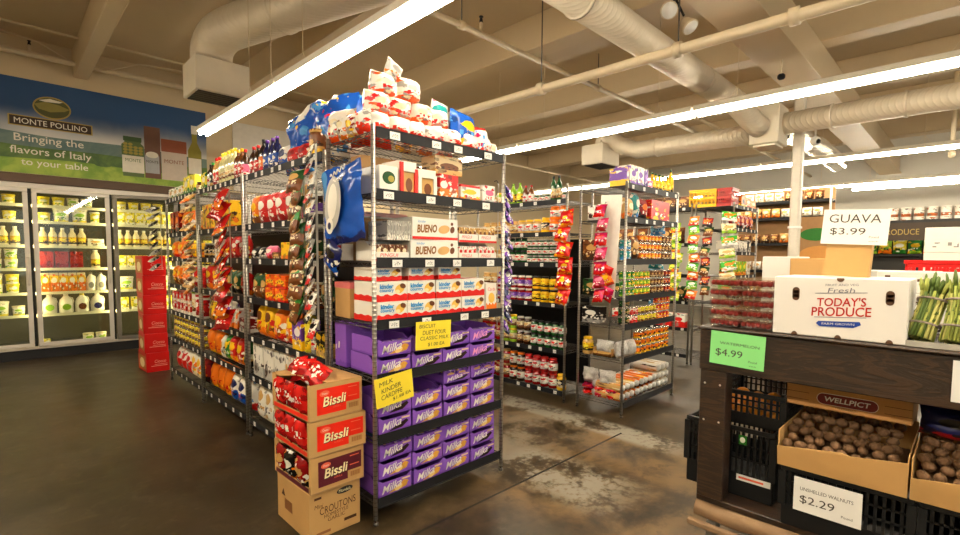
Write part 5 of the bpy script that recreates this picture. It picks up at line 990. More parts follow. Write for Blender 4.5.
# upper stacked rows hung on the same shelves (small jars on a wire step)
# second end rack, front
def S2(level, z, items, x0=4.12, x1=5.14): fill('S', 2.275, x0, x1, z, items, f'{level}, second end rack', 'from the aisle post')
tea = carton('tea_box', 'white and purple tea box', .13, .16, .2, prt('white_purple_yellow_box', C['white'], C['purple'], C['purple'], C['mag'], bz=.25))
S2('top shelf', Z2[6], [(carton('tea_box', 'thin yellow tea box', .05, .18, .17, A['purpley']), 1, {}), (tea, 2, dict(layers=1)), (carton('tea_box', 'purple and white tea box', .07, .16, .19, A['purple']), 1, {}), (carton('tea_box', 'low pink tea box', .1, .16, .1, A['pinkp']), 1, {}), (bottle('honey_bottle', 'yellow squeeze honey bottle', .037, .19, PL['yellow'], PL['dgreen'], LB['yellow'], 'bottle', .3, .5), 5, {}), (bottle('honey_bottle', 'tall yellow bottle', .03, .27, PL['yellow'], PL['dgreen'], LB['yellow']), 1, {})])
S2('sixth shelf', Z2[5], [(pouch('rice_bag', 'orange and tan rice bag', .18, .2, .1, A['tan']), 1, dict(turn=.4)), (pouch('rice_bag', 'teal rice bag', .09, .26, .1, A['teal']), 1, {}), (pouch('rice_bag', 'brown and red rice bag', .16, .22, .1, A['dkred']), 1, {}), (carton('cracker_case', 'large plain red case', .42, .3, .22, prt('plain_red_case', C['red'], C['dred'], C['yellow'], C['white'], bz=.1, be=(.25, .15, .15, .15))), 1, {})])
S2('fifth shelf', Z2[4], [(can('soup_can', 'teal soup can', .035, .1, A['teal']), 2, dict(layers=2)), (pouch('coffee_bag', 'dark brown coffee bag', .16, .24, .1, A['brownp']), 1, {}), (can('stew_can', 'orange stew can', .036, .085, A['orangebr']), 6, dict(layers=3)), (can('stew_can', 'dark brown stew can', .036, .085, A['brownp']), 3, dict(layers=3))])
S2('fourth shelf', Z2[3], [(can('vegetable_can', 'green vegetable can', .035, .08, A['green']), 3, dict(layers=3)), (can('vegetable_can', 'lime and yellow vegetable can', .035, .08, A['lime']), 4, dict(layers=3)), (can('bean_can', 'dark brown bean can', .035, .08, A['brownp']), 4, dict(layers=3)), (can('bean_can', 'maroon bean can', .035, .08, A['dkred']), 2, dict(layers=3))])
S2('third shelf', Z2[2], [(can('vegetable_can', 'dark green vegetable can', .035, .08, A['dgreen']), 2, dict(layers=3)), (can('tomato_can', 'red and white tomato can', .035, .08, A['redw']), 2, dict(layers=2)), (can('corn_can', 'yellow corn can', .035, .08, A['ycan']), 5, dict(layers=2)), (can('chili_can', 'orange red chili can', .035, .08, A['redgrn']), 4, dict(layers=3))])
FOIL = plain('crumpled_foil', (.66, .64, .60), .3, .6, var=.45, scale=70, bump=.8)
S2('second shelf', Z2[1], [(pouch('foil_bag', 'silver foil bag', .15, .16, .12, FOIL), 2, dict(layers=1)), (can('fruit_tin', 'orange fruit tin', .045, .075, A['orangetin']), 7, dict(layers=3))])
S2('bottom shelf', Z2[0], [(roll('dough_roll', 'foil dough roll with tan band', .042, .34, FOIL, A['tan']), 3, dict(layers=2)), (roll('dough_roll', 'foil dough roll with brown band', .042, .34, FOIL, A['orangebr']), 5, dict(layers=2)), (roll('dough_roll', 'foil dough roll with cream band', .042, .34, FOIL, A['white']), 3, dict(layers=3))])
# side of the second end rack
def S2s(p, y, z, lab, rz=0): p.put((4.09 + p.d/2, y, z + .002), (0, 0, -PI/2 + rz), lab, None)
lj = jr('x', .055, .17, GL['tan'], PL['yellow'], LB['yellow'])
S2s(lj, 2.70, Z2[1], 'wide tan jar with yellow lid on the side of the second end rack')
b = MB(); b.box(-.1, .1, -.06, .06, 0, .012, KRAFT); b.box(-.1, .1, -.06, -.055, .0, .05, prt('crate_slats', C['tan'], C['brown'], None, None)); b.box(-.1, .1, .055, .06, 0, .05, KRAFT); b.box(-.1, -.095, -.055, .055, 0, .08, KRAFT); b.box(.095, .1, -.055, .055, 0, .08, KRAFT)
o = mk('wooden_tray', b, None, (4.17, 2.52, Z2[1] + .002)); o.rotation_euler = (0, 0, -PI/2); tag(o, 'small slatted wooden tray on the side of the second end rack', 'tray')
b = MB(); b.pouch(.19, .14, .11, FOIL, 4.4, wr=.4); o = mk('foil_bag', b, None, (4.17, 2.52, Z2[1] + .016)); o.rotation_euler = (0, 0, -PI/2); tag(o, 'crumpled foil bag lying in the wooden tray', 'bag')
for j in range(2):
    for i in range(3):
        b = MB(); b.pouch(.13, .055, .16, A['magenta'] if (i + j) % 2 else A['redfoil'], i + j * 4, wr=.3); o = mk('coffee_brick', b, None, (4.19, 2.70 - .135 * i, Z2[0] + .003 + j * .06)); o.rotation_euler = (0, 0, -PI/2); tag(o, f'flat red foil pack, {ORD[i]} from the jar rack, {("lower", "upper")[j]} layer', 'pack', 'red foil packs on the second end rack')
for i in range(2):
    b = MB(); b.pouch(.17, .15, .13, FOIL, 9 + i, wr=.45); o = mk('foil_bag', b, None, (4.20, 2.69 - .19 * i, Z2[0] + .125)); o.rotation_euler = (.1, 0, -PI/2 + .2 * i); tag(o, f'crumpled foil bag on the red packs, {ORD[i]} from the jar rack', 'bag', 'foil bags on the red packs')
S2s(carton('sardine_carton', 'x', .16, .12, .14, A['greyw']), 2.62, Z2[5], 'pale grey carton on the side of the second end rack, sixth shelf')
S2s(carton('sardine_carton', 'x', .2, .12, .16, A['dgreen']), 2.64, Z2[3], 'dark green carton on the side of the second end rack, fourth shelf')
S2s(carton('sardine_carton', 'x', .18, .12, .2, A['brownp']), 2.66, Z2[4], 'brown carton on the side of the second end rack, fifth shelf')
S2s(carton('sardine_carton', 'x', .2, .12, .16, A['blackw']), 2.64, Z2[2], 'black carton on the side of the second end rack, third shelf')
clip_strip((4.01, 2.86), 1.97, 1.05, 6, [prt('bright_red_foil', C['red'], C['orange'], C['yellow'], C['white'], bz=.12, be=(.5, .5, .2, .1), rough=.18, metal=.2)], 'chili_chip_bag', 'bright red chip bag', 'at the jar rack post', .17, .17, .07, .25)
clip_strip((4.01, 2.46), 2.0, 1.08, 7, [A['magenta'], prt('crimson_pack', C['mag'], C['dred'], C['pink'], C['white'])], 'dried_cherry_bag', 'dark pink dried fruit bag', 'on the second end rack', .13, .13, .06, .3)
b = MB(); b.box(-.11, .11, -.0015, 0, -.95, 0, plain('white_hang_card', C['white'], .5)); b.oval(((0, -.0015, -.9), (1, 0, 0), (0, 0, 1)), .0, .1, .05, .06, plain('red_flower_print', C['mag'], .5)); o = mk('hang_card', b, None, (4.04, 2.41, 2.08)); o.rotation_euler = (0, .06, -PI/2); tag(o, 'white backing card behind the dark pink bags on the second end rack', 'card')
for i, (y, z) in enumerate(((2.43, 1.30), (2.38, 1.24), (2.42, 1.10))):
    b = MB(); b.pouch(.12, .14, .05, [A['redfoil'], A['orange'], A['magenta']][i], 50 + i); o = mk('dried_cherry_bag', b, None, (3.985, y, z)); o.rotation_euler = (.2, .4 * (-1) ** i, -PI/2); tag(o, f'{("red", "orange", "magenta")[i]} bag at the foot of the white backing card', 'bag')

# ------------------------------------------------------------------ rack of small bags and what stands on it
Z3 = [.12, .5, .88, 1.26, 1.58, 1.9, 2.2]
def crate(name, label, loc, w, d, h, m, rz=0.0, slats=7):
    r = root(name, label, 'crate', loc, rz); b = MB(); e = .012
    b.box(-w/2, w/2, -d/2, d/2, 0, .008, m)
    for s in (-1, 1):
        for z in (0.008, h * .42, h * .82): b.box(-w/2, w/2, s*(d/2 - e/2) - e/2, s*(d/2 - e/2) + e/2, z, z + h * .13, m); b.box(s*(w/2 - e/2) - e/2, s*(w/2 - e/2) + e/2, -d/2 + e, d/2 - e, z, z + h * .13, m)
    for k in range(slats + 1):
        x = -w/2 + e/2 + (w - e) * k / slats
        for s in (-1, 1): b.box(x - .006, x + .006, s*(d/2 - e*.4) - e*.3, s*(d/2 - e*.4) + e*.3, .008, h, m)
        y = -d/2 + e/2 + (d - e) * k / slats
        for s in (-1, 1): b.box(s*(w/2 - e*.4) - e*.3, s*(w/2 - e*.4) + e*.3, y - .006, y + .006, .008, h, m)
    mk('crate_body', b, r); b = MB()
    for s in (-1, 1): b.box(-w/2 - .006, w/2 + .006, s*d/2 - .008, s*d/2 + .008, h - .02, h, m, .003); b.box(s*w/2 - .008, s*w/2 + .008, -d/2 + .009, d/2 - .009, h - .02, h, m, .003)
    mk('rim', b, r); return r
crate('plastic_crate', 'yellow plastic crate on top of the rack of small bags', (7.03, 2.70, 2.203), .36, .3, .24, plain('yellow_crate_plastic', col('f0b408'), .35), -PI/2 + .05)
crate('plastic_crate', 'dark red plastic crate on top of the rack beside the yellow one', (7.04, 2.42, 2.203), .20, .28, .24, plain('dark_red_crate_plastic', col('a01c14'), .35), -PI/2)
for i in range(3):
    b = MB(); b.box(-.1, .1, -.12, .12, 0, .17 - .02 * i, [A['orangetin'], prt('orange_paper_bags', C['orange'], C['red'], C['cream'], C['white']), A['tan']][i], .004); o = mk('tea_carton', b, None, (7.32 + .21 * i, 2.42, 2.203)); tag(o, f'{("orange tin patterned", "orange and red", "tan")[i]} carton on top of the rack of small bags', 'carton')
b = MB(); b.box(-.2, .2, -.15, .15, 0, .26, KRAFT, .004); q = MB(); fq = ((-.2, -.15, 0), (1, 0, 0), (0, 0, 1)); [q.poly(fq, [(a_, .12), (a_ + .05, .12), (a_ + .025, .17)], BI) for a_ in (.12, .22)]; o = mk('cardboard_carton', b, None, (7.46, 2.70, 2.203)); tag(o, 'brown cardboard carton standing behind the crates on the rack of small bags', 'carton'); mk('printing', q, o)
def S3(level, z, items, x0=6.9, x1=7.8): fill('S', 2.265, x0, x1, z, items, f'{level}, small bag rack', 'from the strip post')
S3('sixth shelf', Z3[5], [(pouch('tea_bag_pack', 'maroon tea pack', .16, .2, .08, A['dkred']), 5, {})])
S3('fifth shelf', Z3[4], [(carton('tissue_carton', 'white tissue carton', .2, .2, .16, A['greyw']), 3, {}), (carton('tissue_carton', 'black and white carton', .14, .2, .18, A['blackw']), 1, {})])
S3('fourth shelf', Z3[3], [(carton('tea_carton', 'green and orange tea carton', .14, .15, .2, A['lime']), 4, {}), (carton('tea_carton', 'white tea carton', .14, .15, .2, A['white']), 1, {})])
S3('third shelf', Z3[2], [(pouch('seasoning_bag', 'black and white seasoning bag', .16, .23, .08, A['blackw']), 5, {})])
S3('second shelf', Z3[1], [(carton('soap_carton', 'white and red soap carton', .19, .2, .22, A['redw']), 4, {})])
S3('bottom shelf', Z3[0], [(carton('oil_carton', 'dark brown oil carton', .21, .25, .26, A['brownp']), 4, {})])
fill('W', 6.85, 4.06, 2.85, 1.70 + .0, [(pouch('spice_bag', 'brown spice bag', .17, .24, .1, A['brownp']), 6, {})], 'fifth shelf, plain wire rack', 'from the far end')
fill('W', 6.85, 4.06, 2.85, 2.2 + .0, [(carton('spice_carton', 'dark brown spice carton', .18, .16, .17, A['brownp']), 6, {})], 'top shelf, plain wire rack', 'from the far end')
fill('W', 6.85, 4.06, 2.85, .5, [(carton('spice_carton', 'low red carton', .18, .16, .2, A['redw']), 6, {})], 'second shelf, plain wire rack', 'from the far end')
fill('W', 6.85, 4.06, 2.85, .88, [(carton('spice_carton', 'dark spice carton', .18, .16, .22, A['dgreen']), 6, {})], 'third shelf, plain wire rack', 'from the far end')
g1 = prt('green_white_pack', col('3aa02c'), C['white'], C['orange'], C['white'], bz=.25)
clip_strip((6.80, 2.33), 2.12, 1.0, 7, [g1, prt('cream_lime_pack', C['cream'], C['lime'], C['tan'], C['brown'], bz=.3)], 'seed_pack', 'green and white pack|cream and lime pack', 'at the corner post', .20, .13, .04, .25, rz=-PI/2 + .7)
clip_strip((6.79, 2.74), 2.08, .95, 9, [prt('orange_red_pack', C['orange'], C['red'], C['white'], C['yellow']), prt('green_pack', col('4aa82c'), C['lime'], C['white'], C['white'])], 'candy_pack', 'orange candy pack|green candy pack', 'third from the corner', .15, .13, .04, .3)
clip_strip((6.79, 2.56), 2.05, 1.0, 8, [A['dkred'], A['grnbrown']], 'nut_pack', 'dark red nut pack|green and brown nut pack', 'beside the corner strip', .13, .13, .04, .4)
clip_strip((6.79, 2.98), 2.0, .9, 8, [A['lime'], prt('yellow_green_pack', C['lemon'], C['lime'], C['white'], C['green'])], 'lime_pack', 'lime and orange pack|yellow and green pack', 'nearest the plain rack', .15, .14, .04, .3)
clip_strip((5.28, 2.56), 2.02, .9, 9, [prt('sky_blue_pack', col('5a9ac0'), C['teal'], C['white'], C['white']), prt('pale_blue_pack', col('7ab4d0'), C['sky'], C['white'], C['navy'])], 'cotton_pack', 'sky blue pack|pale blue pack', 'behind the second end rack', .16, .14, .06, .3, rz=-PI/2 + .5)
# ------------------------------------------------------------------ produce table
def wood():
    t = NT('dark_stained_planks'); c = t.coord(); mp = t.n('ShaderNodeMapping'); mp.inputs['Scale'].default_value = (7, 1.1, 7); t.l(c, mp.inputs[0])
    n = t.noise(mp.outputs[0], 2.2, 5, .6, 1.6); w = t.ma('SINE', t.ma('MULTIPLY', n, 34)); col_ = t.mix(t.step(w, -.2, 1), (.017, .009, .0048), (.040, .0185, .008)); col_ = t.mix(t.ma('MULTIPLY', t.step(n, .60, .74), .45), col_, (.11, .046, .018))
    t.set(col_, .45); t.bump(w, .12, .003); return t.m
WOOD = wood(); LOG = plain('worn_pale_wood', (.26, .16, .085), .75, var=.35, scale=9, bump=.3)
TX, TY1 = 2.40, .925
r = root('produce_table', 'dark stained wooden produce table with a lower shelf', 'table', (TX, -.6, 0))
def tb_(name, *bx, m=WOOD, bv=.004, l=None): b = MB(); b.box(*bx, m, bv); return mk(name, b, r, None, l)
tb_('front_board', -.005, .035, -1.4, TY1 + .6, .965, 1.158); tb_('table_top', -.015, 1.15, -1.4, TY1 + .61, 1.16, 1.172)
tb_('end_board', .036, 1.15, TY1 + .56, TY1 + .60, .965, 1.158)
tb_('leg', -.002, .09, TY1 + .475, TY1 + .595, .336, .964); tb_('leg', 1.05, 1.14, TY1 + .475, TY1 + .595, .336, .964)
tb_('leg', 1.05, 1.14, -1.35, -1.25, .336, .964); tb_('leg', 0, .09, -1.35, -1.25, .336, .964)
tb_('lower_shelf', .01, 1.14, -1.4, TY1 + .6, .305, .335)
b = MB(); n = 30; b.tube([(.035, -1.4 + (TY1 + 2.0) * k / n, .262 + .006 * math.sin(k * 1.7)) for k in range(n + 1)], [.047 + .006 * math.sin(k * 2.3) + .003 * math.sin(k * 5.1) for k in range(n + 1)], LOG, 12); mk('worn_bumper_log', b, r, None, 'worn pale wooden log along the front')
tb_('kick_slat', -.03, .0, -1.4, TY1 + .625, .185, .212, m=LOG, l='pale splintered wooden slat')
for y in (TY1 + .53, -.35, -1.2):
    for x in (.06, 1.05):
        b = MB(); b.box(x - .03, x + .03, y - .025, y + .025, .10, .205, plain('caster_metal', (.3, .28, .24), .4, .7), .004); b.tube([(x - .016, y, .05), (x + .016, y, .05)], .05, DARKP, 16); mk('caster', b, r)
for (y, z) in ((TY1 + .50, .9), (TY1 + .57, .9), (TY1 + .50, .72), (TY1 + .57, .72), (.30, 1.1), (-.1 + .6 * .3, 1.12)):
    b = MB(); b.ell((-.006, y, z), (.003, .005, .005), STEEL, 8, 5); mk('screw_head', b, r)
ZT = 1.174
def wcard(name, label, loc, rz, w, h, mat, lines, tilt=0.0): return card(name, label, loc, (0, tilt, rz), w, h, mat, lines, lettm=plain('printed_grey_letter', (.06, .05, .04), .6))
GRNC = plain('pale_green_card', col('86d882'), .6, var=.02)
RZ = -PI/2
wcard('price_sign', 'pale green price card pinned to the table front', (2.388, .875, 1.005), RZ, .235, .155, GRNC, [('WATERMELON', .54, .66, .72, .08), ('$4.99', .36, .36, .50, .24), ('Pound', .80, .21, .15, .06), ('each', .8, .09, .12, .03)], .03)
wcard('price_sign', 'white walnut price card fixed to the black crate', (2.372, .500, .430), RZ, .235, .145, WHITE, [('UNSHELLED WALNUTS', .49, .68, .78, .10), ('$2.29', .36, .36, .52, .26), ('Pound', .80, .20, .16, .07)])
wcard('price_sign', 'blank edge of a white price card pinned to the far table front', (2.388, .035, .995), RZ, .2, .15, WHITE, [])
# white produce box
t = root('produce_box', "white produce box with red TODAY'S PRODUCE lettering", 'box', (2.425, .395, ZT), RZ); Wb, Db, Hb = .455, .33, .250
PBX = plain('white_box_card', (.74, .70, .64), .55, var=.04, scale=6); b = MB(); b.box(-Wb/2, Wb/2, 0, Db, 0, Hb, PBX, .004); mk('box_body', b, t)
HOLE = plain('brown_hand_hole', (.10, .045, .02), .8); b = MB(); fr = ((-Wb/2, 0, 0), (1, 0, 0), (0, 0, 1))
for a in (.085, .40): 
    b.oval(fr, a, .192, .0135, .014, HOLE, .001); b.oval(fr, a, .163, .0135, .014, HOLE, .001); b.rect(fr, a - .0135, a + .0135, .163, .192, HOLE, .001)
for a in (.085, .24, .405): b.oval(fr, a, .0, .012, .016, HOLE, .001)
b.oval(fr, .24, Hb - .004, .013, .012, HOLE, .001)
b.v = [(x, y, max(.0005, min(Hb - .0005, z))) for x, y, z in b.v]; mk('hand_hole', b, t)
b = MB(); RD = plain('red_box_lettering', col('b02418'), .5); BL = plain('blue_box_print', col('1c3c8c'), .5); GRY = plain('grey_box_print', (.16, .16, .2), .5)
b.text(fr, "TODAY'S", .245, .152, .165, .036, RD, .001, .02, .06, .014); b.text(fr, 'PRODUCE', .245, .112, .20, .038, RD, .001, .02, .06, .014)
b.text(fr, 'Fresh', .245, .200, .09, .02, GRY, .001, .2, .05); b.text(fr, 'FRUIT AND VEG', .245, .222, .11, .009, GRY, .001, 0, .05)
b.poly(fr, [(.17, .068), (.31, .076), (.315, .064), (.29, .05), (.175, .046), (.162, .058)], BL, .001); b.text(fr, 'FARM GROWN', .238, .061, .11, .009, PBX, .0016, 0, .05)
for k in range(2): b.poly(fr, [(.155, .182 - .1 * k), (.33, .193 - .1 * k), (.33, .1955 - .1 * k), (.155, .1845 - .1 * k)], GRY, .001)
mk('box_lettering', b, t)
# cardboard holder and sign
h = root('sign_holder', 'folded brown cardboard holder standing on the white produce box', 'cardboard', (2.60, .39, ZT + .2515), RZ); b = MB()
b.xf = Matrix.Rotation(.06, 4, 'Y'); b.box(-.085, .075, -.002, .003, 0, .2, KRAFT); b.box(-.085, -.08, .003, .07, 0, .18, KRAFTD); b.box(.07, .075, .003, .06, 0, .18, KRAFT); b.xf = None; mk('folded_card', b, h)
card('price_sign', 'white GUAVA price sign leaning on the cardboard holder', (2.592, .490, 1.570), (-.06, .05, RZ), .232, .150, WHITE, [('GUAVA', .49, .74, .78, .24), ('$3.99', .40, .36, .54, .22), ('Pound', .80, .22, .14, .06), ('each', .8, .10, .14, .03)], lettm=plain('printed_grey_letter', 0))
# boxes behind
def wbox(name, label, x, y, z, w, d, hh, holes=(), m=None, rz=RZ, lines=()):
    o = root(name, label, 'box', (x, y, z), rz); b = MB(); b.box(-w/2, w/2, 0, d, 0, hh, m or PBX, .004); mk('box_body', b, o); fr = ((-w/2, 0, 0), (1, 0, 0), (0, 0, 1))
    q = MB()
    for (a, c, ww, h2) in holes: q.rect(fr, a, a + ww, c, c + h2, HOLE, .001)
    for ln in lines: q.text(fr, *ln)
    if holes or lines: mk('box_marks', q, o)
wbox('produce_box', 'white vegetable box right behind the asparagus, the lower of two', 2.93, .17, ZT, .34, .18, .17, [(.05, .13, .16, .008), (.05, .10, .16, .006), (.04, .04, .01, .02)])
wbox('produce_box', 'white vegetable box with a dark slot on top of another box', 2.95, .16, ZT + .172, .33, .16, .1, [(.06, .055, .14, .012), (.03, .07, .02, .012), (.2, .02, .02, .012)])
wbox('produce_tray', 'long flat grey and white tray behind the produce box', 3.135, .34, ZT + .17, .46, .29, .10, [(.02, .02, .25, .04)], plain('grey_tray', (.52, .5, .45), .5))
wbox('vegetable_carton', 'grey carton under the flat tray behind the produce box', 3.135, .345, ZT, .40, .29, .168, [], plain('dull_grey_carton', (.4, .38, .34), .6))
wbox('mushroom_box', 'tall white box with sideways script standing behind the clamshells', 3.22, .80, ZT, .19, .25, .34)
t_ = MB(); fr = ((3.219, .80 + .095, ZT), (0, -1, 0), (0, 0, 1)); t_.text(((3.2185, .72, ZT + .2), (0, 0, 1), (0, 1, 0)), 'Case', .05, .0, .12, .035, BLACK, .001)
o = bpy.data.objects['mushroom_box']; t_.v = [tuple(o.matrix_basis.inverted() @ Vector(p)) for p in t_.v] if False else t_.v
mt = (Matrix.Translation((3.22, .80, ZT)) @ Matrix.Rotation(RZ, 4, 'Z')).inverted(); t_.v = [tuple(mt @ Vector(p)) for p in t_.v]; mk('box_script', t_, o)
wbox('cardboard_carton', 'low brown carton between the produce box and the pole', 3.02, .62, ZT, .17, .25, .33, [], KRAFT)
rc = plain('red_crate_plastic', col('c81414'), .35)
crate('plastic_crate', 'red plastic crate behind the white boxes', (3.62, .15, ZT + .12), .22, .4, .205, rc, RZ); wbox('vegetable_carton', 'white carton holding up the red crate', 3.45, .15, ZT, .22, .33, .118)
# red fruit in clear clamshells
CLR = None
t = NT('clear_clamshell_plastic'); t.t.nodes.remove(t.b); tr = t.n('ShaderNodeBsdfTransparent'); gl = t.n('ShaderNodeBsdfGlossy'); gl.inputs['Roughness'].default_value = .12; tr.inputs[0].default_value = (.92, .9, .88, 1); gl.inputs[0].default_value = (.9, .85, .8, 1)
mx = t.n('ShaderNodeMixShader'); mx.inputs[0].default_value = .20; t.l(tr.outputs[0], mx.inputs[1]); t.l(gl.outputs[0], mx.inputs[2]); t.l(mx.outputs[0], t.out.inputs[0]); CLR = t.m
BERRY = plain('deep_red_berry', (.34, .018, .018), .35, var=.4, scale=70, bump=.5)
cb = MB(); w, d, hh = .135, .165, .046
cb.add([(-w*.46, -d*.46, 0), (w*.46, -d*.46, 0), (w*.46, d*.46, 0), (-w*.46, d*.46, 0), (-w/2, -d/2, hh*.72), (w/2, -d/2, hh*.72), (w/2, d/2, hh*.72), (-w/2, d/2, hh*.72)], [(3, 2, 1, 0), (0, 1, 5, 4), (1, 2, 6, 5), (2, 3, 7, 6), (3, 0, 4, 7)], CLR)
lid = MB(); lid.box(-w/2 - .003, w/2 + .003, -d/2 - .003, d/2 + .003, hh*.72, hh*.76, CLR); lid.box(-w*.44, w*.44, -d*.44, d*.44, hh*.76, hh, CLR, .004)
fill_ = MB()
for i in range(6):
    for j in range(7): fill_.ell((-w*.38 + w*.152*i + R.uniform(-.003, .003), -d*.38 + d*.127*j, .017 + R.uniform(-.002, .004)), (.0125, .0125, .013), BERRY, 8, 5)
CS = Proto('fruit_clamshell', 'clamshell', 'x', w, d, hh, cb, [('lid', lid, None), ('red_fruit_filling', fill_, None)])
for i, y in enumerate((.835, .695)):
    for j in range(5): CS.put((2.515 + R.uniform(-.004, .004), y + R.uniform(-.004, .004), ZT + .001 + j * .0475), (0, 0, RZ + R.uniform(-.04, .04)), f'clear clamshell of red fruit, {ORD[j]} from the table, in the stack {("at the table end", "beside the produce box")[i]}', 'clamshells of red fruit')
    for o in [q for q in bpy.data.objects if q.name.startswith('red_fruit_filling')]: o['kind'] = 'stuff'
# asparagus
GS = [plain('asparagus_stalk_' + n, c, .45, var=.2, scale=40) for n, c in (('light', (.52, .50, .15)), ('mid', (.32, .36, .07)), ('dark', (.09, .14, .025)))]
BAND = plain('purple_grey_rubber_band', (.28, .22, .20), .6)
def bunch(label, base, top, rb, n, s):
    r = root('asparagus_bunch', label, 'asparagus', base); q = random.Random(s); ax = Vector(top) - Vector(base); L = ax.length; a = ax.normalized(); u = a.cross(Vector((0, 1, .2))).normalized(); v = a.cross(u)
    pts = []
    for k in range(n):
        ang = 2.399 * k; rad = rb * math.sqrt((k + .5) / n); f0, f1, f2 = .85, .8, 1.3; l = L * q.uniform(.88, 1.05)
        o_ = lambda f, t: a * (l * t) + (u * math.cos(ang) + v * math.sin(ang)) * rad * f
        b = MB(); m = GS[q.choice((0, 0, 1, 1, 2))]; rr_ = q.uniform(.0042, .0066)
        b.tube([o_(1.0, 0), o_(.9, .25), o_(.9, .6), o_(1.1, .78)], [rr_, rr_, rr_ * .95, rr_ * .85], m, 7)
        b.tube([o_(1.1, .78), o_(1.3, .88), o_(1.45, .97), o_(1.5, 1.0)], [rr_ * .85, rr_ * 1.25, rr_ * .8, .001], GS[2] if q.random() < .6 else GS[1], 7)
        for e in range(5):
            t_ = .3 + .12 * e; p = o_(.92, t_) + Vector((q.uniform(-1, 1), q.uniform(-1, 1), 0)).normalized() * rr_ * .8; b.tube([p, p + a * .016], [.004, .0006], GS[2], 4)
        mk('asparagus_spear', b, r)
    for t_ in (.22, .62):
        b = MB(); b.tube([a * (L * t_) + (u * math.cos(w_) + v * math.sin(w_)) * (rb + .0085) * .95 for w_ in [2 * PI * k / 20 for k in range(21)]], .004, BAND, 6); mk('rubber_band', b, r)
bunch('asparagus bunch leaning away beside the white produce box', (2.49, .135, ZT + .022), (2.59, .085, ZT + .25), .043, 40, 3)
bunch('pale asparagus bunch standing nearest the table edge', (2.47, .035, ZT + .022), (2.55, .01, ZT + .26), .046, 42, 9)
bunch('asparagus bunch behind the pale one', (2.60, .03, ZT + .022), (2.68, -.03, ZT + .27), .043, 34, 17)
bunch('asparagus bunch furthest along the tray', (2.50, -.09, ZT + .022), (2.58, -.11, ZT + .25), .043, 34, 27)
b = MB(); b.box(2.43 - 2.55, 2.70 - 2.55, -.20, .17, 0, .012, DARKP, .004); b.box(-.125, -.117, -.2, .17, 0, .022, plain('grey_tray_edge', (.35, .33, .28), .5)); b.box(-.117, .15, .162, .17, 0, .022, DARKP); o = mk('produce_tray', b, None, (2.55, .0, ZT)); tag(o, 'shallow black tray under the asparagus bunches', 'tray')
# below: black crates, walnuts, printed carton
BC = plain('black_crate_plastic', (.007, .0075, .008), .42)
def mesh_crate(label, loc, w, d, h, m, rz):
    """folding produce crate: solid lower wall, fine lattice above, thick rim"""
    r = root('plastic_crate', label, 'crate', loc, rz); b = MB(); e = .008; z1 = h * .34
    b.box(-w/2, w/2, -d/2, d/2, 0, .008, m)
    for s in (-1, 1): b.box(-w/2, w/2, s*d/2 - e/2, s*d/2 + e/2, .008, z1, m); b.box(s*w/2 - e/2, s*w/2 + e/2, -d/2 + e, d/2 - e, .008, z1, m)
    mk('crate_body', b, r); b = MB()
    n = int(w / .026)
    for s in (-1, 1):
        for k in range(n + 1): x = -w/2 + w * k / n; b.box(x - .0055, x + .0055, s*d/2 - .003, s*d/2 + .003, z1, h - .022, m)
        for z in (h * .55, h * .74): b.box(-w/2, w/2, s*d/2 - .003, s*d/2 + .003, z - .004, z + .004, m)
    n = int(d / .026)
    for s in (-1, 1):
        for k in range(n + 1): y = -d/2 + d * k / n; b.box(s*w/2 - .003, s*w/2 + .003, y - .0055, y + .0055, z1, h - .022, m)
        for z in (h * .55, h * .74): b.box(s*w/2 - .003, s*w/2 + .003, -d/2, d/2, z - .004, z + .004, m)
    for sx in (-1, 1):
        for sy in (-1, 1): b.box(sx*w/2 - .014, sx*w/2 + .014, sy*d/2 - .014, sy*d/2 + .014, z1, h - .022, m)
    mk('lattice_wall', b, r); b = MB()
    for s in (-1, 1): b.box(-w/2 - .008, w/2 + .008, s*d/2 - .008, s*d/2 + .008, h - .022, h, m, .003); b.box(s*w/2 - .008, s*w/2 + .008, -d/2 + .009, d/2 - .009, h - .022, h, m, .003)
    mk('rim', b, r); return r
mesh_crate('black crate standing behind the table leg, the lower one', (2.80, .820, .337), .40, .55, .345, BC, RZ)
mesh_crate('black crate holding orange fruit, stacked behind the table leg', (2.83, .77, .684), .34, .50, .165, BC, RZ)
OR = plain('mandarin_peel', col('e8922c'), .45, bump=.2, scale=40); mb_ = MB(); mb_.ell((0, 0, .03), (.036, .036, .03), OR, 14, 9); MD = Proto('mandarin', 'fruit', 'x', .07, .07, .06, mb_)
k = 0
for i in range(4):
    for j in range(5): k += 1; MD.put((2.645 + .075 * j, .655 + .078 * i, .694 + .012 + .010 * ((i + j) % 2)), (0, 0, R.uniform(0, 6)), f'mandarin in the black crate, {ORD[i]} row from the walnuts, {ORD[j]} from the front', 'mandarins in the black crate')
b = MB(); b.box(0, .15, -.001, 0, 0, .03, WHITE); b.rect(((0, -.001, 0), (1, 0, 0), (0, 0, 1)), .01, .12, .01, .02, plain('coral_logo', 0)); o = mk('crate_label', b, None, (2.518, .775, .42)); o.rotation_euler = (0, 0, RZ); tag(o, 'small white label stuck on the lower black crate', 'label')
b = MB(); b.box(0, .035, -.001, 0, 0, .045, plain('green_sticker', C['green'], .5)); b.oval(((0, -.001, 0), (1, 0, 0), (0, 0, 1)), .017, .022, .012, .014, WHITE); o = mk('crate_label', b, None, (2.518, .770, .60)); o.rotation_euler = (0, 0, RZ); tag(o, 'small green sticker on the lower black crate above the white label', 'label')
for i, y in enumerate((.335, -.125)): mesh_crate(f'black slatted crate under the {("walnut tray with the price card", "second walnut tray")[i]}', (2.63, y, .337), .43, .45, .262, BC, RZ)
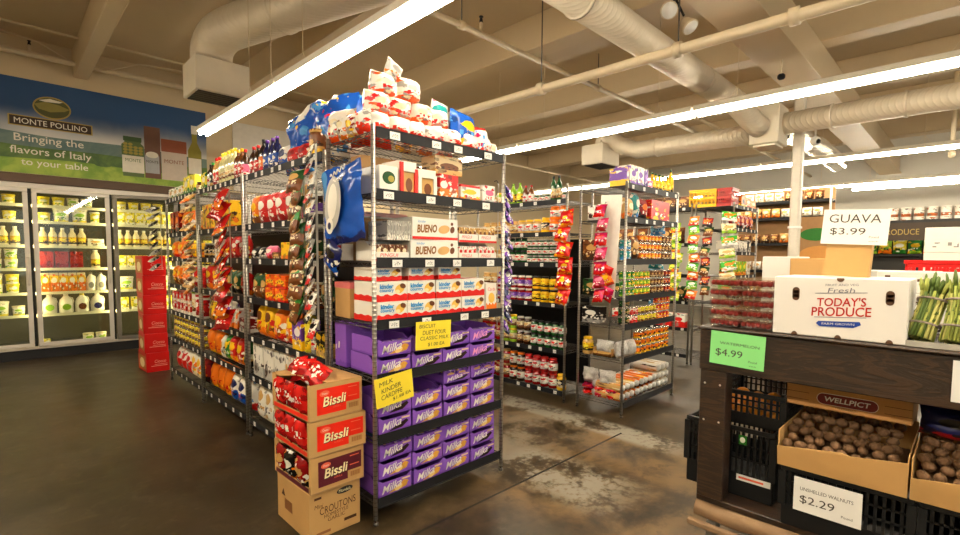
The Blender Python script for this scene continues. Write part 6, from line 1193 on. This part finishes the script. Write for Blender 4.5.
WAL = plain('walnut_shell', (.14, .07, .029), .65, var=.35, scale=30, bump=.6)
wp = []
for s in range(4):
    b = MB(); b.ell((0, 0, .019), (.0235, .019, .0185), WAL, 12, 8, s * 3.1, .12); b.tube([(.0215 * math.cos(a), 0, .019 + .0195 * math.sin(a)) for a in [2 * PI * q / 16 for q in range(17)]], .0015, WAL, 4); wp.append(Proto('walnut', 'walnut', 'x', .045, .04, .04, b))
def nut_tray(label, y0, y1, grp, rows, seed):
    r = root('cardboard_tray', label, 'tray', (2.385, (y0 + y1) / 2, .602), RZ); w = y1 - y0; b = MB(); d = .44
    b.box(-w/2, w/2, 0, d, 0, .004, KRAFTD); mk('tray_floor', b, r)
    b = MB(); b.add([(-w/2, 0, 0), (w/2, 0, 0), (w/2, -.012, .138), (w*.1, -.013, .112), (w*.02, -.012, .118), (-w/2, -.012, .085), (-w/2, .004, 0), (w/2, .004, 0), (w/2, -.008, .138), (w*.1, -.009, .112), (w*.02, -.008, .118), (-w/2, -.008, .085)], [(0, 1, 2, 3, 4, 5), (11, 10, 9, 8, 7, 6), (5, 4, 10, 11), (4, 3, 9, 10), (3, 2, 8, 9), (0, 5, 11, 6), (1, 7, 8, 2)], KRAFT); mk('front_flap', b, r)
    b = MB(); b.box(-w/2, w/2, d - .004, d, .004, .19, KRAFT); mk('back_flap', b, r)
    for s in (-1, 1):
        b = MB(); b.box(min(s*w/2, s*(w/2 - .004)), max(s*w/2, s*(w/2 - .004)), 0, d - .004, .004, .155, KRAFT); mk('side_flap', b, r)
    q = random.Random(seed); k = 0
    for i in range(rows):
        n = int((w - .03) / .047)
        for j in range(n):
            for lay in range(1 if i < 1 else 1):
                x = 2.385 + .035 + i * .046; y = y1 - .03 - (j + .5 * (i % 2) * .6) * .0478
                z = .602 + .076 + i * .0095 + .010 * ((i * 7 + j * 3) % 3); p = wp[q.randrange(4)]; k += 1
                p.put((x + q.uniform(-.003, .003), y + q.uniform(-.002, .002), z), (q.uniform(-.4, .4), q.uniform(-.4, .4), q.uniform(0, 6)), f'walnut in the {grp}, {ORD[i]} row from the front, {ORD[j]} from the table end', f'walnuts in the {grp}')
nut_tray('torn cardboard tray of walnuts above the price card', .135, .57, 'torn tray', 8, 4)
nut_tray('second cardboard tray of walnuts beside the first', -.31, .128, 'second tray', 8, 8)
for i, y in enumerate((.352, -.09)):
    b = MB(); b.box(-.39/2, .39/2, 0, .36, 0, .07, plain('hidden_walnut_bulk', (.12, .065, .03), .8)); o = mk('walnut_layer', b, None, (2.41, y - .0, .607)); o.rotation_euler = (0, 0, RZ); tag(o, f'deeper walnuts filling the {("tray above the price card", "second tray")[i]}', 'walnuts', kind='stuff')
o = root('berry_carton', 'flat brown carton with a maroon lettered oval under the table edge', 'carton', (2.60, .37, .825), RZ); b = MB(); b.box(-.225, .225, 0, .3, 0, .098, plain('warm_kraft', (.46, .235, .075), .65, var=.08), .003); mk('carton_body', b, o)
b = MB(); fr = ((-.225, 0, 0), (1, 0, 0), (0, 0, 1)); MAR = plain('maroon_oval', (.16, .012, .015), .5)
for rad, zz, m, lf in ((.026, .05, CRM, .001), (.0235, .05, MAR, .0016)): b.oval(fr, .145, zz, rad, rad, m, lf); b.oval(fr, .315, zz, rad, rad, m, lf + .0003); b.rect(fr, .145, .315, zz - rad, zz + rad, m, lf + .0001)
b.text(fr, 'WELLPICT', .23, .051, .165, .023, WHITE, .0028, .15, 0, .02); b.text(fr, 'STRAWBERRIES', .23, .016, .08, .007, BRN, .001)
for z_ in (.03, .062): b.rect(fr, .0, .09, z_, z_ + .002, BI); b.rect(fr, .36, .45, z_, z_ + .002, BI)
mk('carton_print', b, o)
b = MB(); b.pouch(.26, .12, .16, prt('dark_purple_net', C['navy'], C['dred'], C['black'], None, rough=.4), 6, wr=.3); o = mk('onion_bag', b, None, (2.66, .0, .79)); o.rotation_euler = (0, 0, RZ); tag(o, 'dark purple bag beside the printed carton under the table', 'bag')
bb_ = MB(); bb_.box(-.2, .2, 0, .3, 0, .22, KRAFTD); o = mk('stock_carton', bb_, None, (2.86, .36, .60)); o.rotation_euler = (0, 0, RZ); tag(o, 'brown carton propping up the printed carton behind the walnuts', 'carton')
bb_ = MB(); bb_.box(-.2, .2, 0, .3, 0, .18, KRAFTD); o = mk('stock_carton', bb_, None, (2.86, -.08, .60)); o.rotation_euler = (0, 0, RZ); tag(o, 'brown carton behind the second walnut tray', 'carton')

# ------------------------------------------------------------------ far side of the shop
# bread rack
DW = plain('warm_pegboard', (.40, .22, .09), .6); r = root('bread_rack', 'dark bread rack with brown back panel beyond the pole', 'shelving rack', (9.6, 2.45, 0)); 
b = MB(); b.box(.34, .36, -.75, .75, 0.1, 2.72, DW); mk('back_panel', b, r)
for y in (-.75, .75, -.42): b = MB(); b.box(-.02, .0, y - .015, y + .015, 0, 2.0 if y == -.42 else 2.7, PL['silver']); mk('upright', b, r)
BZ = [.35, .85, 1.30, 1.78, 2.22, 2.5]
for z in BZ: b = MB(); b.box(0, .335, -.75, .75, z - .045, z, DARKP); mk('shelf', b, r)
lf = [pouch('bread_bag', 'brown bread bag', .13, .15, .1, A['brownp']), pouch('bread_bag', 'tan bread bag', .13, .16, .1, A['tan']), pouch('bread_bag', 'white and brown bread bag', .14, .15, .1, A['white'])]
for zi, z in enumerate(BZ): fill('W', 9.6, 3.18, 1.72, z, [(lf[(zi) % 3], 5, {}), (lf[(zi + 1) % 3], 4, {})], f'{ORD[zi]} bread rack shelf from the floor', 'from the far end')
# bakery display and lit produce case
DC = plain('dark_case', (.02, .02, .018), .5)
r = root('produce_case', 'dark refrigerated produce case along the far wall', 'display case', (11.2, .6, 0)); b = MB(); b.box(0, .8, -2.2, .95, 0, 1.0, DC, .01); b.box(.6, .8, -2.2, .95, 1.0, 2.15, DC, .01); mk('case_body', b, r); b = MB(); b.box(.1, .8, -2.2, .95, 2.15, 2.2, DC); mk('case_canopy', b, r); b = MB(); b.box(.08, .12, -2.2, .95, 1.84, 2.15, plain('canopy_front', (.05, .03, .015), .5)); b.text(((.08, .60, 1.92), (0, -1, 0), (0, 0, 1)), 'PRODUCE', .25, .07, .5, .1, GOLD, .003); mk('canopy_sign', b, r)
b = MB(); b.tube([(.3, -2.1, 2.12), (.3, .85, 2.12)], .018, emit('case_lamp', (1, .92, .7), 8), 8); mk('tube', b, r)
pv = []
for n_, c_ in (('yellow', 'lemon'), ('green', 'lime'), ('white', 'white')): b = MB(); b.ell((0, 0, .05), (.06, .055, .05), PL[c_], 10, 7); pv.append((n_, Proto('vegetable', 'vegetable', 'x', .12, .11, .1, b)))
for j in range(3):
    for i in range(11): n_, p = pv[(i * (j + 2) + j) % 3]; p.put((11.32 + .15 * j, 1.45 - .19 * i, 1.001), (0, 0, R.uniform(0, 6)), f'{n_} vegetable in the far produce case, {ORD[j]} row, {ORD[i]} from the bread rack', 'vegetables in the far produce case')
for i in range(9): b = MB(); b.pouch(.2, .24, .14, [A['green'], A['lime'], A['yelgreen']][i % 3], i * 2.2, wr=.4); o = mk('salad_bag', b, None, (11.68, 1.4 - .21 * i, 1.612)); o.rotation_euler = (0, 0, -PI/2); tag(o, f'green salad bag on the back ledge of the produce case, {ORD[i]} from the bread rack', 'bag', 'salad bags in the far produce case')
b = MB(); b.box(.42, .6, -2.2, .95, 1.57, 1.598, DC); mk('case_ledge', b, r)
# wall shelf with rows of tubs
m = MB(); m.box(-.35, 0, -1.9, 1.2, -.04, 0, plain('pale_wall_shelf', (.6, .56, .48), .5), .004); 
for y in (-1.6, -.3, .8): m.box(-.03, 0, y - .02, y + .02, -.3, -.04, WALLR)
o = mk('wall_shelf', m, None, (X1 - .001, .5, 2.30)); tag(o, 'pale shelf on the far wall holding rows of white tubs', 'shelf')
tw = tub('soup_tub', 'x', .105, .22, prt('white_brown_tub', C['white'], col('b06030'), C['white'], None, bz=.35), PL['white'])
for j in range(2):
    for i in range(9 if j == 0 else 7): tw.put((X1 - .19, 1.45 - .235 * i, 2.303 + j * .223), (0, 0, R.uniform(0, 6)), f'white and brown tub on the far wall shelf, {("lower", "upper")[j]} row, {ORD[i]} from the bread rack', 'tubs on the far wall shelf')
# cartons and price boards in the middle distance
DT = plain('pale_table_wood', (.4, .28, .16), .6)
r = root('stock_table', 'plain table carrying stacked white cartons behind the produce table', 'table', (6.2, -.2, 0)); b = MB(); b.box(-.4, .4, -.8, .75, .86, .9, DT, .004); mk('table_top', b, r)
for x in (-.36, .36):
    for y in (-.76, .7): b = MB(); b.box(x - .03, x + .03, y - .03, y + .03, 0, .859, DT); mk('leg', b, r)
wc = [prt('white_carton_red_band', C['white'], C['white'], None, C['grey'], busy=0, line=(.4, .3, .6, .2)), prt('white_carton_brown_pot', C['white'], C['cream'], col('a05a2a'), C['grey'], busy=0, be=(.6, .6, .25, .2)), prt('white_carton_red', C['white'], C['white'], C['red'], C['grey'], busy=0, be=(.5, .3, .4, .1))]
for j in range(4):
    for i in range(3):
        b = MB(); b.box(-.16, .16, 0, .3, 0, .22, wc[(i + j) % 3], .004); o = mk('stock_carton', b, None, (5.86, .165 - .34 * i, .902 + j * .222)); o.rotation_euler = (0, 0, RZ); tag(o, f'white stacked carton on the far table, {ORD[j]} from the bottom, {ORD[i]} from the pole side', 'carton', 'white cartons stacked on the far table')
for i in range(1):
    b = MB(); b.box(-.15, .15, 0, .25, 0, .20, wc[1], .004); o = mk('stock_carton', b, None, (5.90, -.13, 1.791)); o.rotation_euler = (0, 0, RZ); tag(o, 'white carton with brown pot picture topping the far stack', 'carton')
# bakery counter picture board beyond the pole
r = root('bakery_board', 'brown framed bakery board standing beyond the pole', 'sign', (8.2, 1.55, 0)); b = MB(); b.box(-.02, .02, -.35, .35, 1.3, 2.1, DW, .005); mk('board_panel', b, r); b = MB(); fr = ((-.02, .35, 1.3), (0, -1, 0), (0, 0, 1)); b.oval(fr, .35, .25, .26, .14, plain('loaf_picture', col('d89850'), .5), .002); b.oval(fr, .3, .55, .2, .09, plain('green_leaf_picture', C['green'], .5), .002); mk('board_picture', b, r)
for y in (-.3, .3): b = MB(); b.box(-.02, .02, y - .02, y + .02, 0, 1.299, DW); mk('leg', b, r)
